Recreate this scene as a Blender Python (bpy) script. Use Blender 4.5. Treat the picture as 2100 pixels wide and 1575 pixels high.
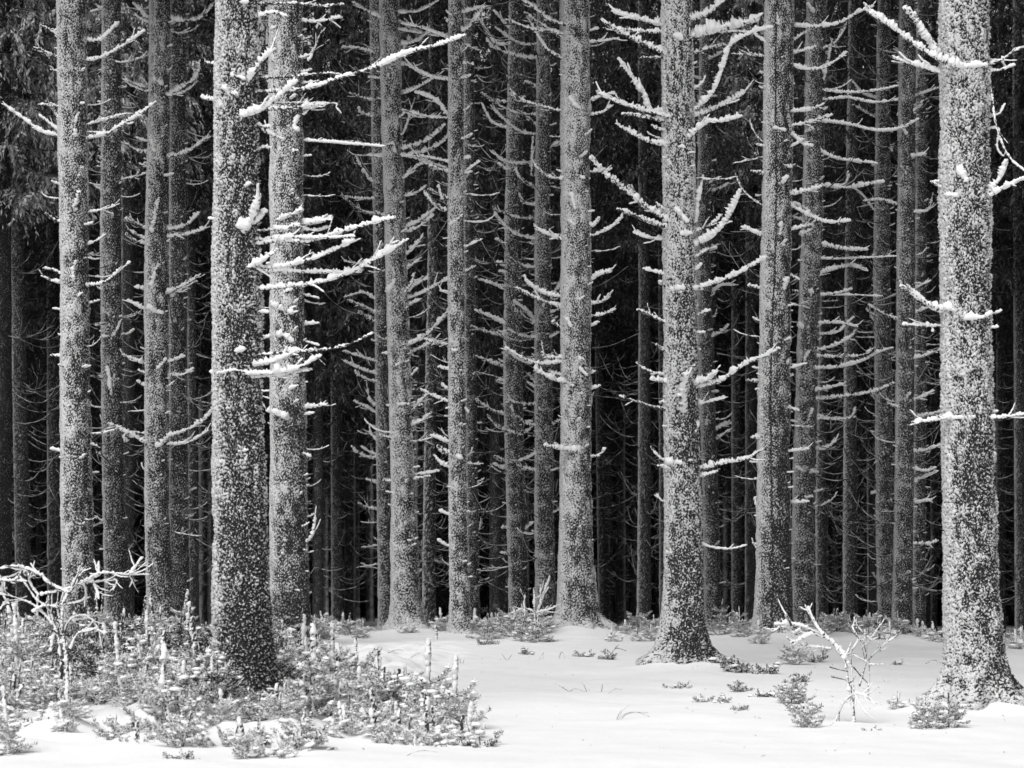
import bpy, math, random
import numpy as np
from mathutils import Vector, Euler

R = math.radians
random.seed(7)
rng = np.random.default_rng(11)
scene = bpy.context.scene
for o in list(bpy.data.objects):
    bpy.data.objects.remove(o)
col = scene.collection

# ------------------------------------------------------------------ camera
F, CX, YH, CAMH = 4940.0, 1050.0, 1080.0, 1.6      # focal length and horizon in pixels of a 2100 wide picture
cam_d = bpy.data.cameras.new('camera')
cam = bpy.data.objects.new('camera', cam_d)
col.objects.link(cam)
cam.location = (0, 0, CAMH)
cam.rotation_euler = (R(90), 0, 0)
cam_d.sensor_width = 36
cam_d.lens = 36 * F / 2100
cam_d.shift_y = (YH - 787.5) / 2100
cam_d.clip_start, cam_d.clip_end = 0.5, 3000
cam_d.dof.use_dof = True
cam_d.dof.focus_distance = 31
cam_d.dof.aperture_fstop = 5.6
scene.camera = cam

# ------------------------------------------------------------------ light
SUN_EL, SUN_AZ = R(52), R(205)       # azimuth clockwise from +Y: behind the camera, a little to the left
world = bpy.data.worlds.new('World')
scene.world = world
world.use_nodes = True
nt = world.node_tree
nt.nodes.clear()
wo = nt.nodes.new('ShaderNodeOutputWorld')
bg = nt.nodes.new('ShaderNodeBackground')
sk = nt.nodes.new('ShaderNodeTexSky')
sk.sky_type = 'NISHITA'
sk.sun_disc = False
sk.sun_elevation = SUN_EL
sk.sun_rotation = SUN_AZ
sk.air_density = 1.0
sk.dust_density = 1.0
bw = nt.nodes.new('ShaderNodeRGBToBW')            # the photograph is black and white
nt.links.new(sk.outputs[0], bw.inputs[0])
nt.links.new(bw.outputs[0], bg.inputs[0])
bg.inputs[1].default_value = 0.065
nt.links.new(bg.outputs[0], wo.inputs[0])
sun_d = bpy.data.lights.new('sun', 'SUN')
sun = bpy.data.objects.new('sun', sun_d)
col.objects.link(sun)
sun_d.energy = 1.5
sun_d.angle = R(40)
sd = Vector((math.sin(SUN_AZ) * math.cos(SUN_EL), math.cos(SUN_AZ) * math.cos(SUN_EL), math.sin(SUN_EL)))
sun.rotation_euler = sd.to_track_quat('Z', 'Y').to_euler()
vs = scene.view_settings
vs.view_transform = 'Standard'
vs.look = 'None'
vs.gamma = 1
vs.use_curve_mapping = False
vs.exposure = 1.05
scene.cycles.max_bounces = 6
scene.cycles.diffuse_bounces = 4
scene.cycles.use_denoising = True

# ------------------------------------------------------------------ helpers
def sstep(a, b, x):
    t = np.clip((np.asarray(x, float) - a) / (b - a), 0, 1)
    return t * t * (3 - 2 * t)

def fnoise(ny, nx, dy, dx, wl, aniso=1.0, seed=None, shear=0.0, wide=False):
    """periodic band-limited noise on a grid, unit deviation; aniso > 1 stretches it along the rows' axis"""
    g = np.random.default_rng(seed if seed is not None else rng.integers(1 << 30))
    w = g.standard_normal((ny, nx))
    fy = np.fft.fftfreq(ny, dy)[:, None]
    fx = np.fft.rfftfreq(nx, dx)[None, :]
    fr = np.sqrt(((fy + shear * fx) * aniso) ** 2 + fx ** 2)
    f0 = 1.0 / wl
    flt = np.exp(-((fr - f0 * .8) / (f0 * .55)) ** 2) if not wide else (1 - np.exp(-(fr / (f0 * .45)) ** 4)) / (.15 * f0 + fr) ** .35
    n = np.fft.irfft2(np.fft.rfft2(w) * flt, s=(ny, nx))
    return n / (n.std() + 1e-9)

class MB:
    """collects vertices, faces and the frost value of each vertex"""
    def __init__(s):
        s.v, s.q, s.t, s.f, s.n = [], [], [], [], 0
    def add(s, v, q=None, t=None, f=1.0):
        v = np.asarray(v, float).reshape(-1, 3)
        s.v.append(v)
        if q is not None and len(q): s.q.append(np.asarray(q, int).reshape(-1, 4) + s.n)
        if t is not None and len(t): s.t.append(np.asarray(t, int).reshape(-1, 3) + s.n)
        f = np.broadcast_to(np.asarray(f, float), (len(v),))
        s.f.append(f)
        s.n += len(v)
    def mesh(s, name, mat, smooth=True):
        v = np.concatenate(s.v); f = np.concatenate(s.f)
        q = np.concatenate(s.q) if s.q else np.zeros((0, 4), int)
        t = np.concatenate(s.t) if s.t else np.zeros((0, 3), int)
        me = bpy.data.meshes.new(name)
        me.vertices.add(len(v)); me.vertices.foreach_set('co', v.ravel().astype(np.float32))
        nl = len(q) * 4 + len(t) * 3
        me.loops.add(nl)
        me.loops.foreach_set('vertex_index', np.concatenate([q.ravel(), t.ravel()]).astype(np.int32))
        me.polygons.add(len(q) + len(t))
        ls = np.concatenate([np.arange(len(q)) * 4, len(q) * 4 + np.arange(len(t)) * 3]).astype(np.int32)
        me.polygons.foreach_set('loop_start', ls)
        me.update(calc_edges=True)
        if smooth:
            me.polygons.foreach_set('use_smooth', np.ones(len(me.polygons), bool))
        a = me.attributes.new('frost', 'FLOAT', 'POINT')
        a.data.foreach_set('value', f.astype(np.float32))
        me.materials.append(mat)
        me.validate()
        return me

def obj(name, me, parent=None, loc=None, rot=None, scale=None):
    o = bpy.data.objects.new(name, me)
    col.objects.link(o)
    if parent is not None: o.parent = parent
    if loc is not None: o.location = loc
    if rot is not None: o.rotation_euler = rot
    if scale is not None: o.scale = (scale,) * 3 if isinstance(scale, (int, float)) else scale
    return o

def tag(o, label=None, cat=None, group=None, kind=None):
    if label: o['label'] = label
    if cat: o['category'] = cat
    if group: o['group'] = group
    if kind: o['kind'] = kind
    return o

def P(px, py, Y):
    """the point at depth Y seen at this place of the photograph"""
    return np.array([(px - CX) / F * Y, Y, CAMH - (py - YH) / F * Y])

# ------------------------------------------------------------------ materials
def mat_frost(name, dark, light, rough=.8, fine=60., mixn=.35, lo=.35, hi=.65, detail=3, rgh=.5, stretch=1.):
    m = bpy.data.materials.new(name)
    m.use_nodes = True
    t = m.node_tree; n = t.nodes; L = t.links
    b = n['Principled BSDF']
    b.inputs['Roughness'].default_value = rough
    b.inputs['Specular IOR Level'].default_value = .25
    at = n.new('ShaderNodeAttribute'); at.attribute_name = 'frost'
    tc = n.new('ShaderNodeTexCoord')
    no = n.new('ShaderNodeTexNoise'); no.inputs['Scale'].default_value = fine; no.inputs['Detail'].default_value = detail; no.inputs['Roughness'].default_value = rgh
    mpg = n.new('ShaderNodeMapping'); mpg.inputs['Scale'].default_value = (1, 1, stretch); mpg.inputs['Rotation'].default_value = (0, 0.25 if stretch < 1 else 0, 0)
    L.new(tc.outputs['Object'], mpg.inputs[0]); L.new(mpg.outputs[0], no.inputs['Vector'])
    s = n.new('ShaderNodeMath'); s.operation = 'SUBTRACT'; s.inputs[1].default_value = .5
    L.new(no.outputs[0], s.inputs[0])
    mu = n.new('ShaderNodeMath'); mu.operation = 'MULTIPLY_ADD'; mu.inputs[1].default_value = mixn * 2
    L.new(s.outputs[0], mu.inputs[0]); L.new(at.outputs['Fac'], mu.inputs[2])
    mr = n.new('ShaderNodeMapRange'); mr.interpolation_type = 'SMOOTHSTEP'
    mr.inputs['From Min'].default_value = lo; mr.inputs['From Max'].default_value = hi
    L.new(mu.outputs[0], mr.inputs['Value'])
    mx = n.new('ShaderNodeMix'); mx.data_type = 'RGBA'
    mx.inputs['A'].default_value = (dark, dark, dark, 1)
    mx.inputs['B'].default_value = (light, light, light, 1)
    L.new(mr.outputs[0], mx.inputs['Factor'])
    L.new(mx.outputs['Result'], b.inputs['Base Color'])
    bp = n.new('ShaderNodeBump'); bp.inputs['Strength'].default_value = .5; bp.inputs['Distance'].default_value = .006
    L.new(no.outputs[0], bp.inputs['Height']); L.new(bp.outputs[0], b.inputs['Normal'])
    return m

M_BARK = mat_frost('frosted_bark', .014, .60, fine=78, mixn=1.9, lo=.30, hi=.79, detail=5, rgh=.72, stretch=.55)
M_RIME = mat_frost('rime_on_wood', .03, .78, fine=95, mixn=.75, lo=.22, hi=.55, detail=4, rgh=.6)
M_TWIG = mat_frost('dead_twigs', .03, .42, fine=50, mixn=.4, lo=.2, hi=.7)
M_NEEDLE = mat_frost('frosted_needles', .03, .80, fine=40, mixn=.3, lo=.3, hi=.8)
M_CROWN = mat_frost('spruce_foliage', .025, .16, fine=6, mixn=.5, lo=.55, hi=1.15)
M_PAD = mat_frost('snow_on_twigs', .8, .87, fine=30, mixn=.2)
M_GRASS = mat_frost('dry_grass', .16, .6, fine=30, mixn=.4)

def mat_snow():
    m = bpy.data.materials.new('snow')
    m.use_nodes = True
    t = m.node_tree; n = t.nodes; L = t.links
    b = n['Principled BSDF']
    b.inputs['Roughness'].default_value = .75
    b.inputs['Specular IOR Level'].default_value = .2
    tc = n.new('ShaderNodeTexCoord')
    mp = n.new('ShaderNodeMapping'); mp.inputs['Scale'].default_value = (1, .8, 1)
    L.new(tc.outputs['Object'], mp.inputs[0])
    n1 = n.new('ShaderNodeTexNoise'); n1.inputs['Scale'].default_value = 5; n1.inputs['Detail'].default_value = 6
    n1.inputs['Roughness'].default_value = .62
    L.new(mp.outputs[0], n1.inputs['Vector'])
    n2 = n.new('ShaderNodeTexNoise'); n2.inputs['Scale'].default_value = 90; n2.inputs['Detail'].default_value = 2
    L.new(tc.outputs['Object'], n2.inputs['Vector'])
    r = n.new('ShaderNodeMapRange')
    r.inputs['To Min'].default_value = .85; r.inputs['To Max'].default_value = .92
    L.new(n1.outputs[0], r.inputs['Value'])
    cc = n.new('ShaderNodeCombineColor')
    for k in range(3): L.new(r.outputs[0], cc.inputs[k])
    # litter: small dark needles and bark scales lying in the snow
    v = n.new('ShaderNodeTexVoronoi'); v.inputs['Scale'].default_value = 4.2
    L.new(tc.outputs['Object'], v.inputs['Vector'])
    lt = n.new('ShaderNodeMath'); lt.operation = 'LESS_THAN'; lt.inputs[1].default_value = .035
    L.new(v.outputs['Distance'], lt.inputs[0])
    mk = n.new('ShaderNodeTexNoise'); mk.inputs['Scale'].default_value = 1.1
    L.new(tc.outputs['Object'], mk.inputs['Vector'])
    gt = n.new('ShaderNodeMath'); gt.operation = 'GREATER_THAN'; gt.inputs[1].default_value = .55
    L.new(mk.outputs[0], gt.inputs[0])
    ml = n.new('ShaderNodeMath'); ml.operation = 'MULTIPLY'
    L.new(lt.outputs[0], ml.inputs[0]); L.new(gt.outputs[0], ml.inputs[1])
    mx = n.new('ShaderNodeMix'); mx.data_type = 'RGBA'
    mx.inputs['B'].default_value = (.3, .3, .3, 1)
    L.new(ml.outputs[0], mx.inputs['Factor']); L.new(cc.outputs[0], mx.inputs['A'])
    L.new(mx.outputs['Result'], b.inputs['Base Color'])
    b1 = n.new('ShaderNodeBump'); b1.inputs['Strength'].default_value = .3; b1.inputs['Distance'].default_value = .03
    L.new(n1.outputs[0], b1.inputs['Height'])
    b2 = n.new('ShaderNodeBump'); b2.inputs['Strength'].default_value = .35; b2.inputs['Distance'].default_value = .006
    L.new(n2.outputs[0], b2.inputs['Height']); L.new(b1.outputs[0], b2.inputs['Normal'])
    L.new(b2.outputs[0], b.inputs['Normal'])
    return m
M_SNOW = mat_snow()

# ------------------------------------------------------------------ the ground
MOUNDS = []          # (x, y, radius, height)
def ground(x, y):
    x = np.asarray(x, float); y = np.asarray(y, float)
    z = np.interp(y, [-50, 14, 36.5, 45, 53, 70, 90, 120, 300], [0, 0, 0, -.30, -.63, -1.3, -1.95, -2.8, -5])
    z = z - .30 * sstep(5, 8.5, x) * sstep(27, 38, y)
    z = z + .022 * np.sin(x * 1.3 + y * .35 + 1) * np.cos(y * .5 - x * .3) + .010 * np.sin(x * 2.9 - y * 1.1) \
        + .004 * np.sin(x * 6.1 + y * 2.3) * np.sin(y * 1.7 + 2)
    z = z + .08 * sstep(-1.0, -2.4, x) * sstep(16.5, 19, y) * sstep(30, 24, y)
    th_ = sstep(-.3, -1.2, x) * sstep(17.2, 18.5, y) * sstep(34, 31, y)
    z = z + th_ * (.06 * np.sin(x * 7.3 + 2 * np.sin(y * 2.1)) * np.sin(y * 3.1 + 1.5 * np.sin(x * 3.3)) + .04 * np.sin(x * 13.1 + y * 4.) * np.sin(y * 6.3 - x * 2))
    z = z - .25 * sstep(16.5, 12, y)
    for (mx, my, mr, mh) in MOUNDS:
        d2 = ((x - mx) ** 2 + (y - my) ** 2) / (mr * mr)
        z = z + mh * np.exp(-d2)
    return z
def gz(x, y): return float(ground(x, y))
def G(px, py, lift=0):
    """the point of the ground seen at this place of the photograph"""
    Y = 14.
    while Y < 60:
        p = P(px, py, Y)
        if p[2] <= gz(p[0], Y): break
        Y += .04
    return np.array([p[0], Y, gz(p[0], Y) + lift])

# ------------------------------------------------------------------ rimed tubes
def resample(pts, step):
    pts = np.asarray(pts, float)
    # smooth curve through the points (Catmull-Rom)
    if len(pts) > 2:
        e = np.vstack([2 * pts[0] - pts[1], pts, 2 * pts[-1] - pts[-2]])
        out = []
        for i in range(len(pts) - 1):
            p0, p1, p2, p3 = e[i:i + 4]
            for t in np.linspace(0, 1, 8, endpoint=False):
                out.append(.5 * ((2 * p1) + (p2 - p0) * t + (2 * p0 - 5 * p1 + 4 * p2 - p3) * t * t + (3 * p1 - p0 - 3 * p2 + p3) * t ** 3))
        out.append(pts[-1]); pts = np.array(out)
    d = np.r_[0, np.cumsum(np.linalg.norm(np.diff(pts, axis=0), axis=1))]
    n = max(3, int(d[-1] / step) + 1)
    s = np.linspace(0, d[-1], n)
    return np.stack([np.interp(s, d, pts[:, k]) for k in range(3)], 1), s

def tube(mb, pts, r0, r1, segs=8, step=.014, rime=.5, dark=.25, wind=(-.7, -.2, .7), lump=.35, g=None, clumps=0, wob=.7):
    """a twig of radius r0 to r1 (rime included); rime: how much thicker its windward side is; dark: share of bare wood showing"""
    g = g or rng
    p, s = resample(pts, step)
    n = len(p)
    if n > 6:                                  # crooked growth
        k = g.standard_normal((n, 3)).cumsum(0)
        k -= np.linspace(0, 1, n)[:, None] * k[-1]
        p = p + k * step * .06 * wob
    T = np.gradient(p, axis=0); T /= np.linalg.norm(T, axis=1)[:, None] + 1e-9
    up = np.array(wind, float); up /= np.linalg.norm(up)
    A = up - (T @ up)[:, None] * T
    A /= np.linalg.norm(A, axis=1)[:, None] + 1e-6
    B = np.cross(T, A)
    ph = np.arange(segs) * 2 * math.pi / segs
    t = np.linspace(0, 1, n)
    r = r0 + (r1 - r0) * t
    r = r * np.where(t > .94, np.sqrt(np.clip(1 - ((t - .94) / .075) ** 2, .05, 1)), 1)
    coarse = np.convolve(g.standard_normal(n + 8), np.ones(5) / 5, 'same')[4:-4] * 2.0
    for _ in range(clumps):
        c = g.uniform(.25, .95); w = g.uniform(.015, .05)
        coarse += 3.0 * np.exp(-((t - c) / w) ** 2)
    fine = g.standard_normal((n, segs)) * .6 + g.standard_normal((n, 1)) * .5
    ca = np.cos(ph)[None, :]
    rad = r[:, None] * (1 - .35 * rime + rime * (ca * .5 + .5) * 1.1) * np.clip(1 + lump * (coarse[:, None] * .5 * (1 + ca) * .5 + fine * .45 * (1 + .6 * ca)), .35, 3)
    v = p[:, None, :] + rad[..., None] * (np.cos(ph)[None, :, None] * A[:, None, :] + np.sin(ph)[None, :, None] * B[:, None, :])
    fr = .5 + .55 * ca + .35 * (g.standard_normal((n, segs))) - (dark - .25) * 1.6 + .15 * coarse[:, None]
    fr = np.clip(fr + .14, 0, 1)
    i = np.arange(n - 1)[:, None] * segs; j = np.arange(segs)[None, :]; j2 = (j + 1) % segs
    q = np.stack([i + j, i + j2, i + segs + j2, i + segs + j], -1).reshape(-1, 4)
    mb.add(v, q, None, fr.ravel())
    tip = p[-1] + T[-1] * rad[-1].mean() * .6
    base = (n - 1) * segs
    mb.add(np.vstack([v[-1], tip]), None, [[k, (k + 1) % segs, segs] for k in range(segs)], 1.)
    return p, T

def branch_mesh(name, L, r0, r1, twigs=2, curve=.35, droop=.08, segs=7, step=.016, dark=.25, g=None, mat=None, rime=.6):
    """a dead bough along +X: leaves the trunk level or falling a little, then turns up"""
    g = g or rng
    mb = MB()
    side = g.uniform(-.12, .12)
    rise = curve * g.uniform(.5, 1.3)
    ts = np.linspace(0, 1, 7)
    pts = np.stack([L * ts * (1 - .12 * ts * ts), side * L * ts ** 2, L * (-droop * np.sin(ts * 2.6) + rise * ts ** 2.3)], 1)
    w = (-.3, g.uniform(-.4, .4), 1)
    p, T = tube(mb, pts, r0, r1, segs, step, rime, dark, w, g=g, clumps=g.integers(0, 3), wob=2.2)
    for k in range(twigs):
        a = g.uniform(.3, .85); i = int(a * (len(p) - 1))
        l = L * g.uniform(.18, .42) * (1.1 - a * .5)
        s = g.choice([-1, 1])
        d = T[i] * .75 + np.array([0, s * g.uniform(.4, .9), g.uniform(-.1, .45)])
        d /= np.linalg.norm(d)
        q = [p[i], p[i] + d * l * .5, p[i] + d * l + np.array([0, 0, l * g.uniform(.0, .3)])]
        tube(mb, q, r1 * .8, r1 * .5, max(5, segs - 2), step, rime, dark, w, g=g)
    return mb.mesh(name, mat or M_RIME)

g1 = np.random.default_rng(5)
BR_LONG = [branch_mesh('branch', g1.uniform(.75, 1.15), .015, .009, int(g1.integers(2, 6)), g1.uniform(-.25, .6), g1.uniform(.03, .12), 7, .017, .3, g1) for _ in range(14)]
BR_MID = [branch_mesh('branch', g1.uniform(.35, .6), .016, .010, int(g1.integers(1, 4)), g1.uniform(-.1, .6), g1.uniform(.0, .1), 7, .015, .25, g1) for _ in range(14)]
BR_STUB = [branch_mesh('branch_stub', g1.uniform(.10, .22), .022, .017, 0, g1.uniform(0, .5), 0, 7, .013, .12, g1) for _ in range(10)]
BR_THIN = [branch_mesh('branch', g1.uniform(.7, 1.4), .013, .008, int(g1.integers(1, 4)), g1.uniform(.3, .6), g1.uniform(.08, .2), 5, .03, .5, g1, M_TWIG) for _ in range(14)]

# ------------------------------------------------------------------ trunks
def trunk_mesh(Y, prof, zg, fine=.013, finez=None, b0=.1, wind=.55, wdir=195, base_dark=.3, flare=.35, seed=0, amp=.010, ztop=None,
               H=24., mat=None, rings=(), crack=None, wl=.026, lobes=5):
    """prof: rows (py, left px, right px) measured on the photograph, turned into centre and radius by height"""
    g = np.random.default_rng(seed + 100)
    finez = finez or fine * 1.15
    pr = sorted(prof, key=lambda t: -t[0])                     # bottom first
    z = np.array([CAMH - (p[0] - YH) / F * Y for p in pr])
    xc = np.array([((p[1] + p[2]) / 2 - CX) / F * Y for p in pr])
    rr = np.array([(p[2] - p[1]) / 2 / F * Y for p in pr])
    zvis = CAMH + YH / F * Y + .3
    zt = zvis if ztop is None else ztop
    lo = zg - .12
    rows = np.r_[np.arange(lo, zt, finez), np.linspace(zt + .2, H, 18)]
    nf = int(np.sum(rows < zt))
    slope_x = (xc[-1] - xc[0]) / (z[-1] - z[0]) if len(z) > 1 else 0
    cx = np.interp(rows, z, xc); cx = np.where(rows > z[-1], xc[-1] + (rows - z[-1]) * slope_x, cx)
    rad = np.interp(rows, z, rr)
    rad = np.where(rows > z[-1], rr[-1] * np.clip((H + 1 - rows) / (H + 1 - z[-1]), .1, 1), rad)
    k = 15
    if nf > k:                                                  # round off the measured corners
        ker = np.ones(k) / k
        cx[:nf] = np.convolve(np.pad(cx[:nf], k // 2, 'edge'), ker, 'valid')[:nf]
        rad[:nf] = np.convolve(np.pad(rad[:nf], k // 2, 'edge'), ker, 'valid')[:nf]
    rm = rr.mean()
    n = max(20, int(2 * math.pi * rm / fine))
    th = np.arange(n) * 2 * math.pi / n
    arc = 2 * math.pi * rm / n
    h1 = fnoise(nf, n, finez, arc, wl, 1.5, seed + 1, .35, wide=True)
    h3 = fnoise(nf, n, finez, arc, .10 if Y < 30 else .14, 1.9, seed + 3)
    h4 = fnoise(nf, n, finez, arc, .7, 1.5, seed + 4)
    h = h1 * (.85 if Y < 30 else .52 if Y < 39 else .42 if Y < 57 else .2)
    big = 1.7 if Y < 30 else 1. if Y < 39 else .6 if Y < 57 else .25
    wt = R(wdir)
    up = (rows[:nf] - zg)
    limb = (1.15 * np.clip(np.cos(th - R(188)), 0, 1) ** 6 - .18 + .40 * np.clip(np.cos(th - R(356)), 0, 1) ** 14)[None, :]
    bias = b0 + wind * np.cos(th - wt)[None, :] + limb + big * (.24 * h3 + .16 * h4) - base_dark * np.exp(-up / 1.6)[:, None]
    bias = bias + 1.2 * np.exp(-up / .10)[:, None]              # snow blown against the foot
    for zr in rings:
        bias = bias + (.35 * np.exp(-((rows[:nf] - zr) / .05) ** 2))[:, None] * (0.6 + .4 * np.cos(th - wt))[None, :]
        rad[:nf] += .0025 * np.exp(-((rows[:nf] - zr) / .06) ** 2)
    if crack:
        c0, cw = crack
        cc = R(c0) + .10 * np.sin(rows[:nf] * 1.3) + .02 * np.sin(rows[:nf] * 9)
        dd = np.angle(np.exp(1j * (th[None, :] - cc[:, None])))
        bias = bias - 2.2 * np.exp(-(dd / cw) ** 2)
    bias = np.clip(bias, -.95, .85)
    hb = h + bias
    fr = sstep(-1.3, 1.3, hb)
    disp = amp * (np.clip(hb, -1.1, 1.8)) + .003 * h3 + .0035 * h4 * (rm / .2)
    f_l = flare * (np.exp(-np.clip(rows - zg, 0, None) / .10) + .35 * np.exp(-np.clip(rows - zg, 0, None) / .35))[:, None]
    lob = (.55 + .55 * np.clip(np.cos(lobes * th + seed), -.4, 1) + .25 * np.cos(2 * th + seed * 2) + .12 * np.cos(11 * th))[None, :]
    r2 = rad[:, None] * (1 + f_l * lob)
    r2[:nf] += disp
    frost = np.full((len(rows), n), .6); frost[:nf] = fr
    v = np.stack([cx[:, None] + r2 * np.cos(th), Y + r2 * np.sin(th), np.repeat(rows[:, None], n, 1)], -1)
    keep = (np.sin(th) < .2) | (np.arange(n) % 4 == 0)          # the far side needs less detail
    v = v[:, keep]; frost = frost[:, keep]; n = int(keep.sum())
    i = np.arange(len(rows) - 1)[:, None] * n; j = np.arange(n)[None, :]; j2 = (j + 1) % n
    q = np.stack([i + j, i + j2, i + n + j2, i + n + j], -1).reshape(-1, 4)
    mb = MB()
    x0 = float(np.interp(zg, rows, cx))
    v = v - np.array([x0, Y, zg])
    mb.add(v, q, None, frost.ravel())
    me = mb.mesh('trunk', mat or M_BARK)
    fx = lambda zz: float(np.interp(zz, rows, cx)); fr_ = lambda zz: float(np.interp(zz, rows, rad))
    return me, x0, fx, fr_

# ------------------------------------------------------------------ crowns (above the frame for the near trees, they shade the wood)
def crown_mesh(name, L, Rm, g, whorl=.42, strands=22, low=0.0, mat=None, leaf=7, lsz=1.25):
    mb = MB()
    z = low
    while z < L:
        t = z / L
        rad = Rm * (1 - t) ** .75 * (.75 + .25 * min(1, t * 5)) + .15
        nb = int(g.integers(5, 8))
        a0 = g.uniform(0, 6.28)
        for k in range(nb):
            a = a0 + k * 6.28 / nb + g.uniform(-.3, .3)
            l = rad * g.uniform(.65, 1.15)
            zz = z + g.uniform(-.15, .15)
            d = np.array([math.cos(a), math.sin(a), 0]); sd_ = np.array([-math.sin(a), math.cos(a), 0])
            ts = np.linspace(0, 1, 6)
            sag = l * (.35 + .15 * g.standard_normal() * .5)
            sp = lambda u: d * l * u + np.array([0, 0, zz - sag * u ** 1.2 + .18 * l * u ** 4]) 
            pts = np.array([sp(u) for u in ts])
            w = .012
            vv = []
            for p_ in pts: vv += [p_ + [0, 0, w], p_ + sd_ * w - [0, 0, w], p_ - sd_ * w - [0, 0, w]]
            fs = []
            for i in range(5):
                for m in range(3):
                    b = i * 3; fs.append([b + m, b + (m + 1) % 3, b + 3 + (m + 1) % 3, b + 3 + m])
            mb.add(vv, fs, None, .3)
            ns = max(5, int(strands * l / Rm))
            for s_ in range(ns):
                u = g.uniform(.15, 1.0)
                b0_ = sp(u)
                sl = l * g.uniform(.12, .32) * (1.15 - .5 * u)
                out = sd_ * g.choice([-1, 1]) * g.uniform(.3, 1) + d * g.uniform(.1, .8)
                hang = g.uniform(.5, 1.6)
                K = 5
                uu = np.linspace(0, 1, K)
                c = b0_ + out * sl * (uu ** .8)[:, None] * .9 + np.array([0, 0, -1]) * (hang * sl * uu ** 1.6)[:, None]
                M = leaf
                w_ = np.sort(g.uniform(.05, 1, M))
                cc = np.stack([np.interp(w_, uu, c[:, m]) for m in range(3)], 1)
                dn = np.stack([np.interp(w_, uu, np.gradient(c[:, m])) for m in range(3)], 1)
                dn /= np.linalg.norm(dn, axis=1)[:, None] + 1e-6
                dd = dn + g.standard_normal((M, 3)) * .45 + np.array([0, 0, -.35]); dd /= np.linalg.norm(dd, axis=1)[:, None]
                sw = np.cross(dd, g.standard_normal((M, 3))); sw /= np.linalg.norm(sw, axis=1)[:, None] + 1e-6
                ll = g.uniform(.06, .14, (M, 1)) * lsz; wl_ = g.uniform(.010, .022, (M, 1)) * lsz
                V = np.stack([cc, cc + dd * ll * .45 + sw * wl_, cc + dd * ll, cc + dd * ll * .45 - sw * wl_], 1)
                fv = np.clip(g.uniform(.2, .95) + g.uniform(-.15, .15, (M, 1)) + np.zeros((M, 4)), 0, 1.1)
                mb.add(V, np.arange(M)[:, None] * 4 + np.arange(4), None, fv.ravel())
        z += whorl * g.uniform(.8, 1.2)
    return mb.mesh(name, mat or M_CROWN, smooth=False)
g2 = np.random.default_rng(21)
CROWNS = [crown_mesh('crown', 13, g2.uniform(2.3, 2.9), g2, .36, 44) for _ in range(3)]
LOWCROWNS = [crown_mesh('crown', 16, g2.uniform(2.2, 2.8), g2, .5, 34) for _ in range(2)]

def crown_on(parent, x_off, z_rel, k, rot, sc=1.):
    c = obj('crown', (CROWNS + LOWCROWNS)[k], parent, (x_off, 0, z_rel), (0, 0, rot), sc)
    return c

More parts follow.
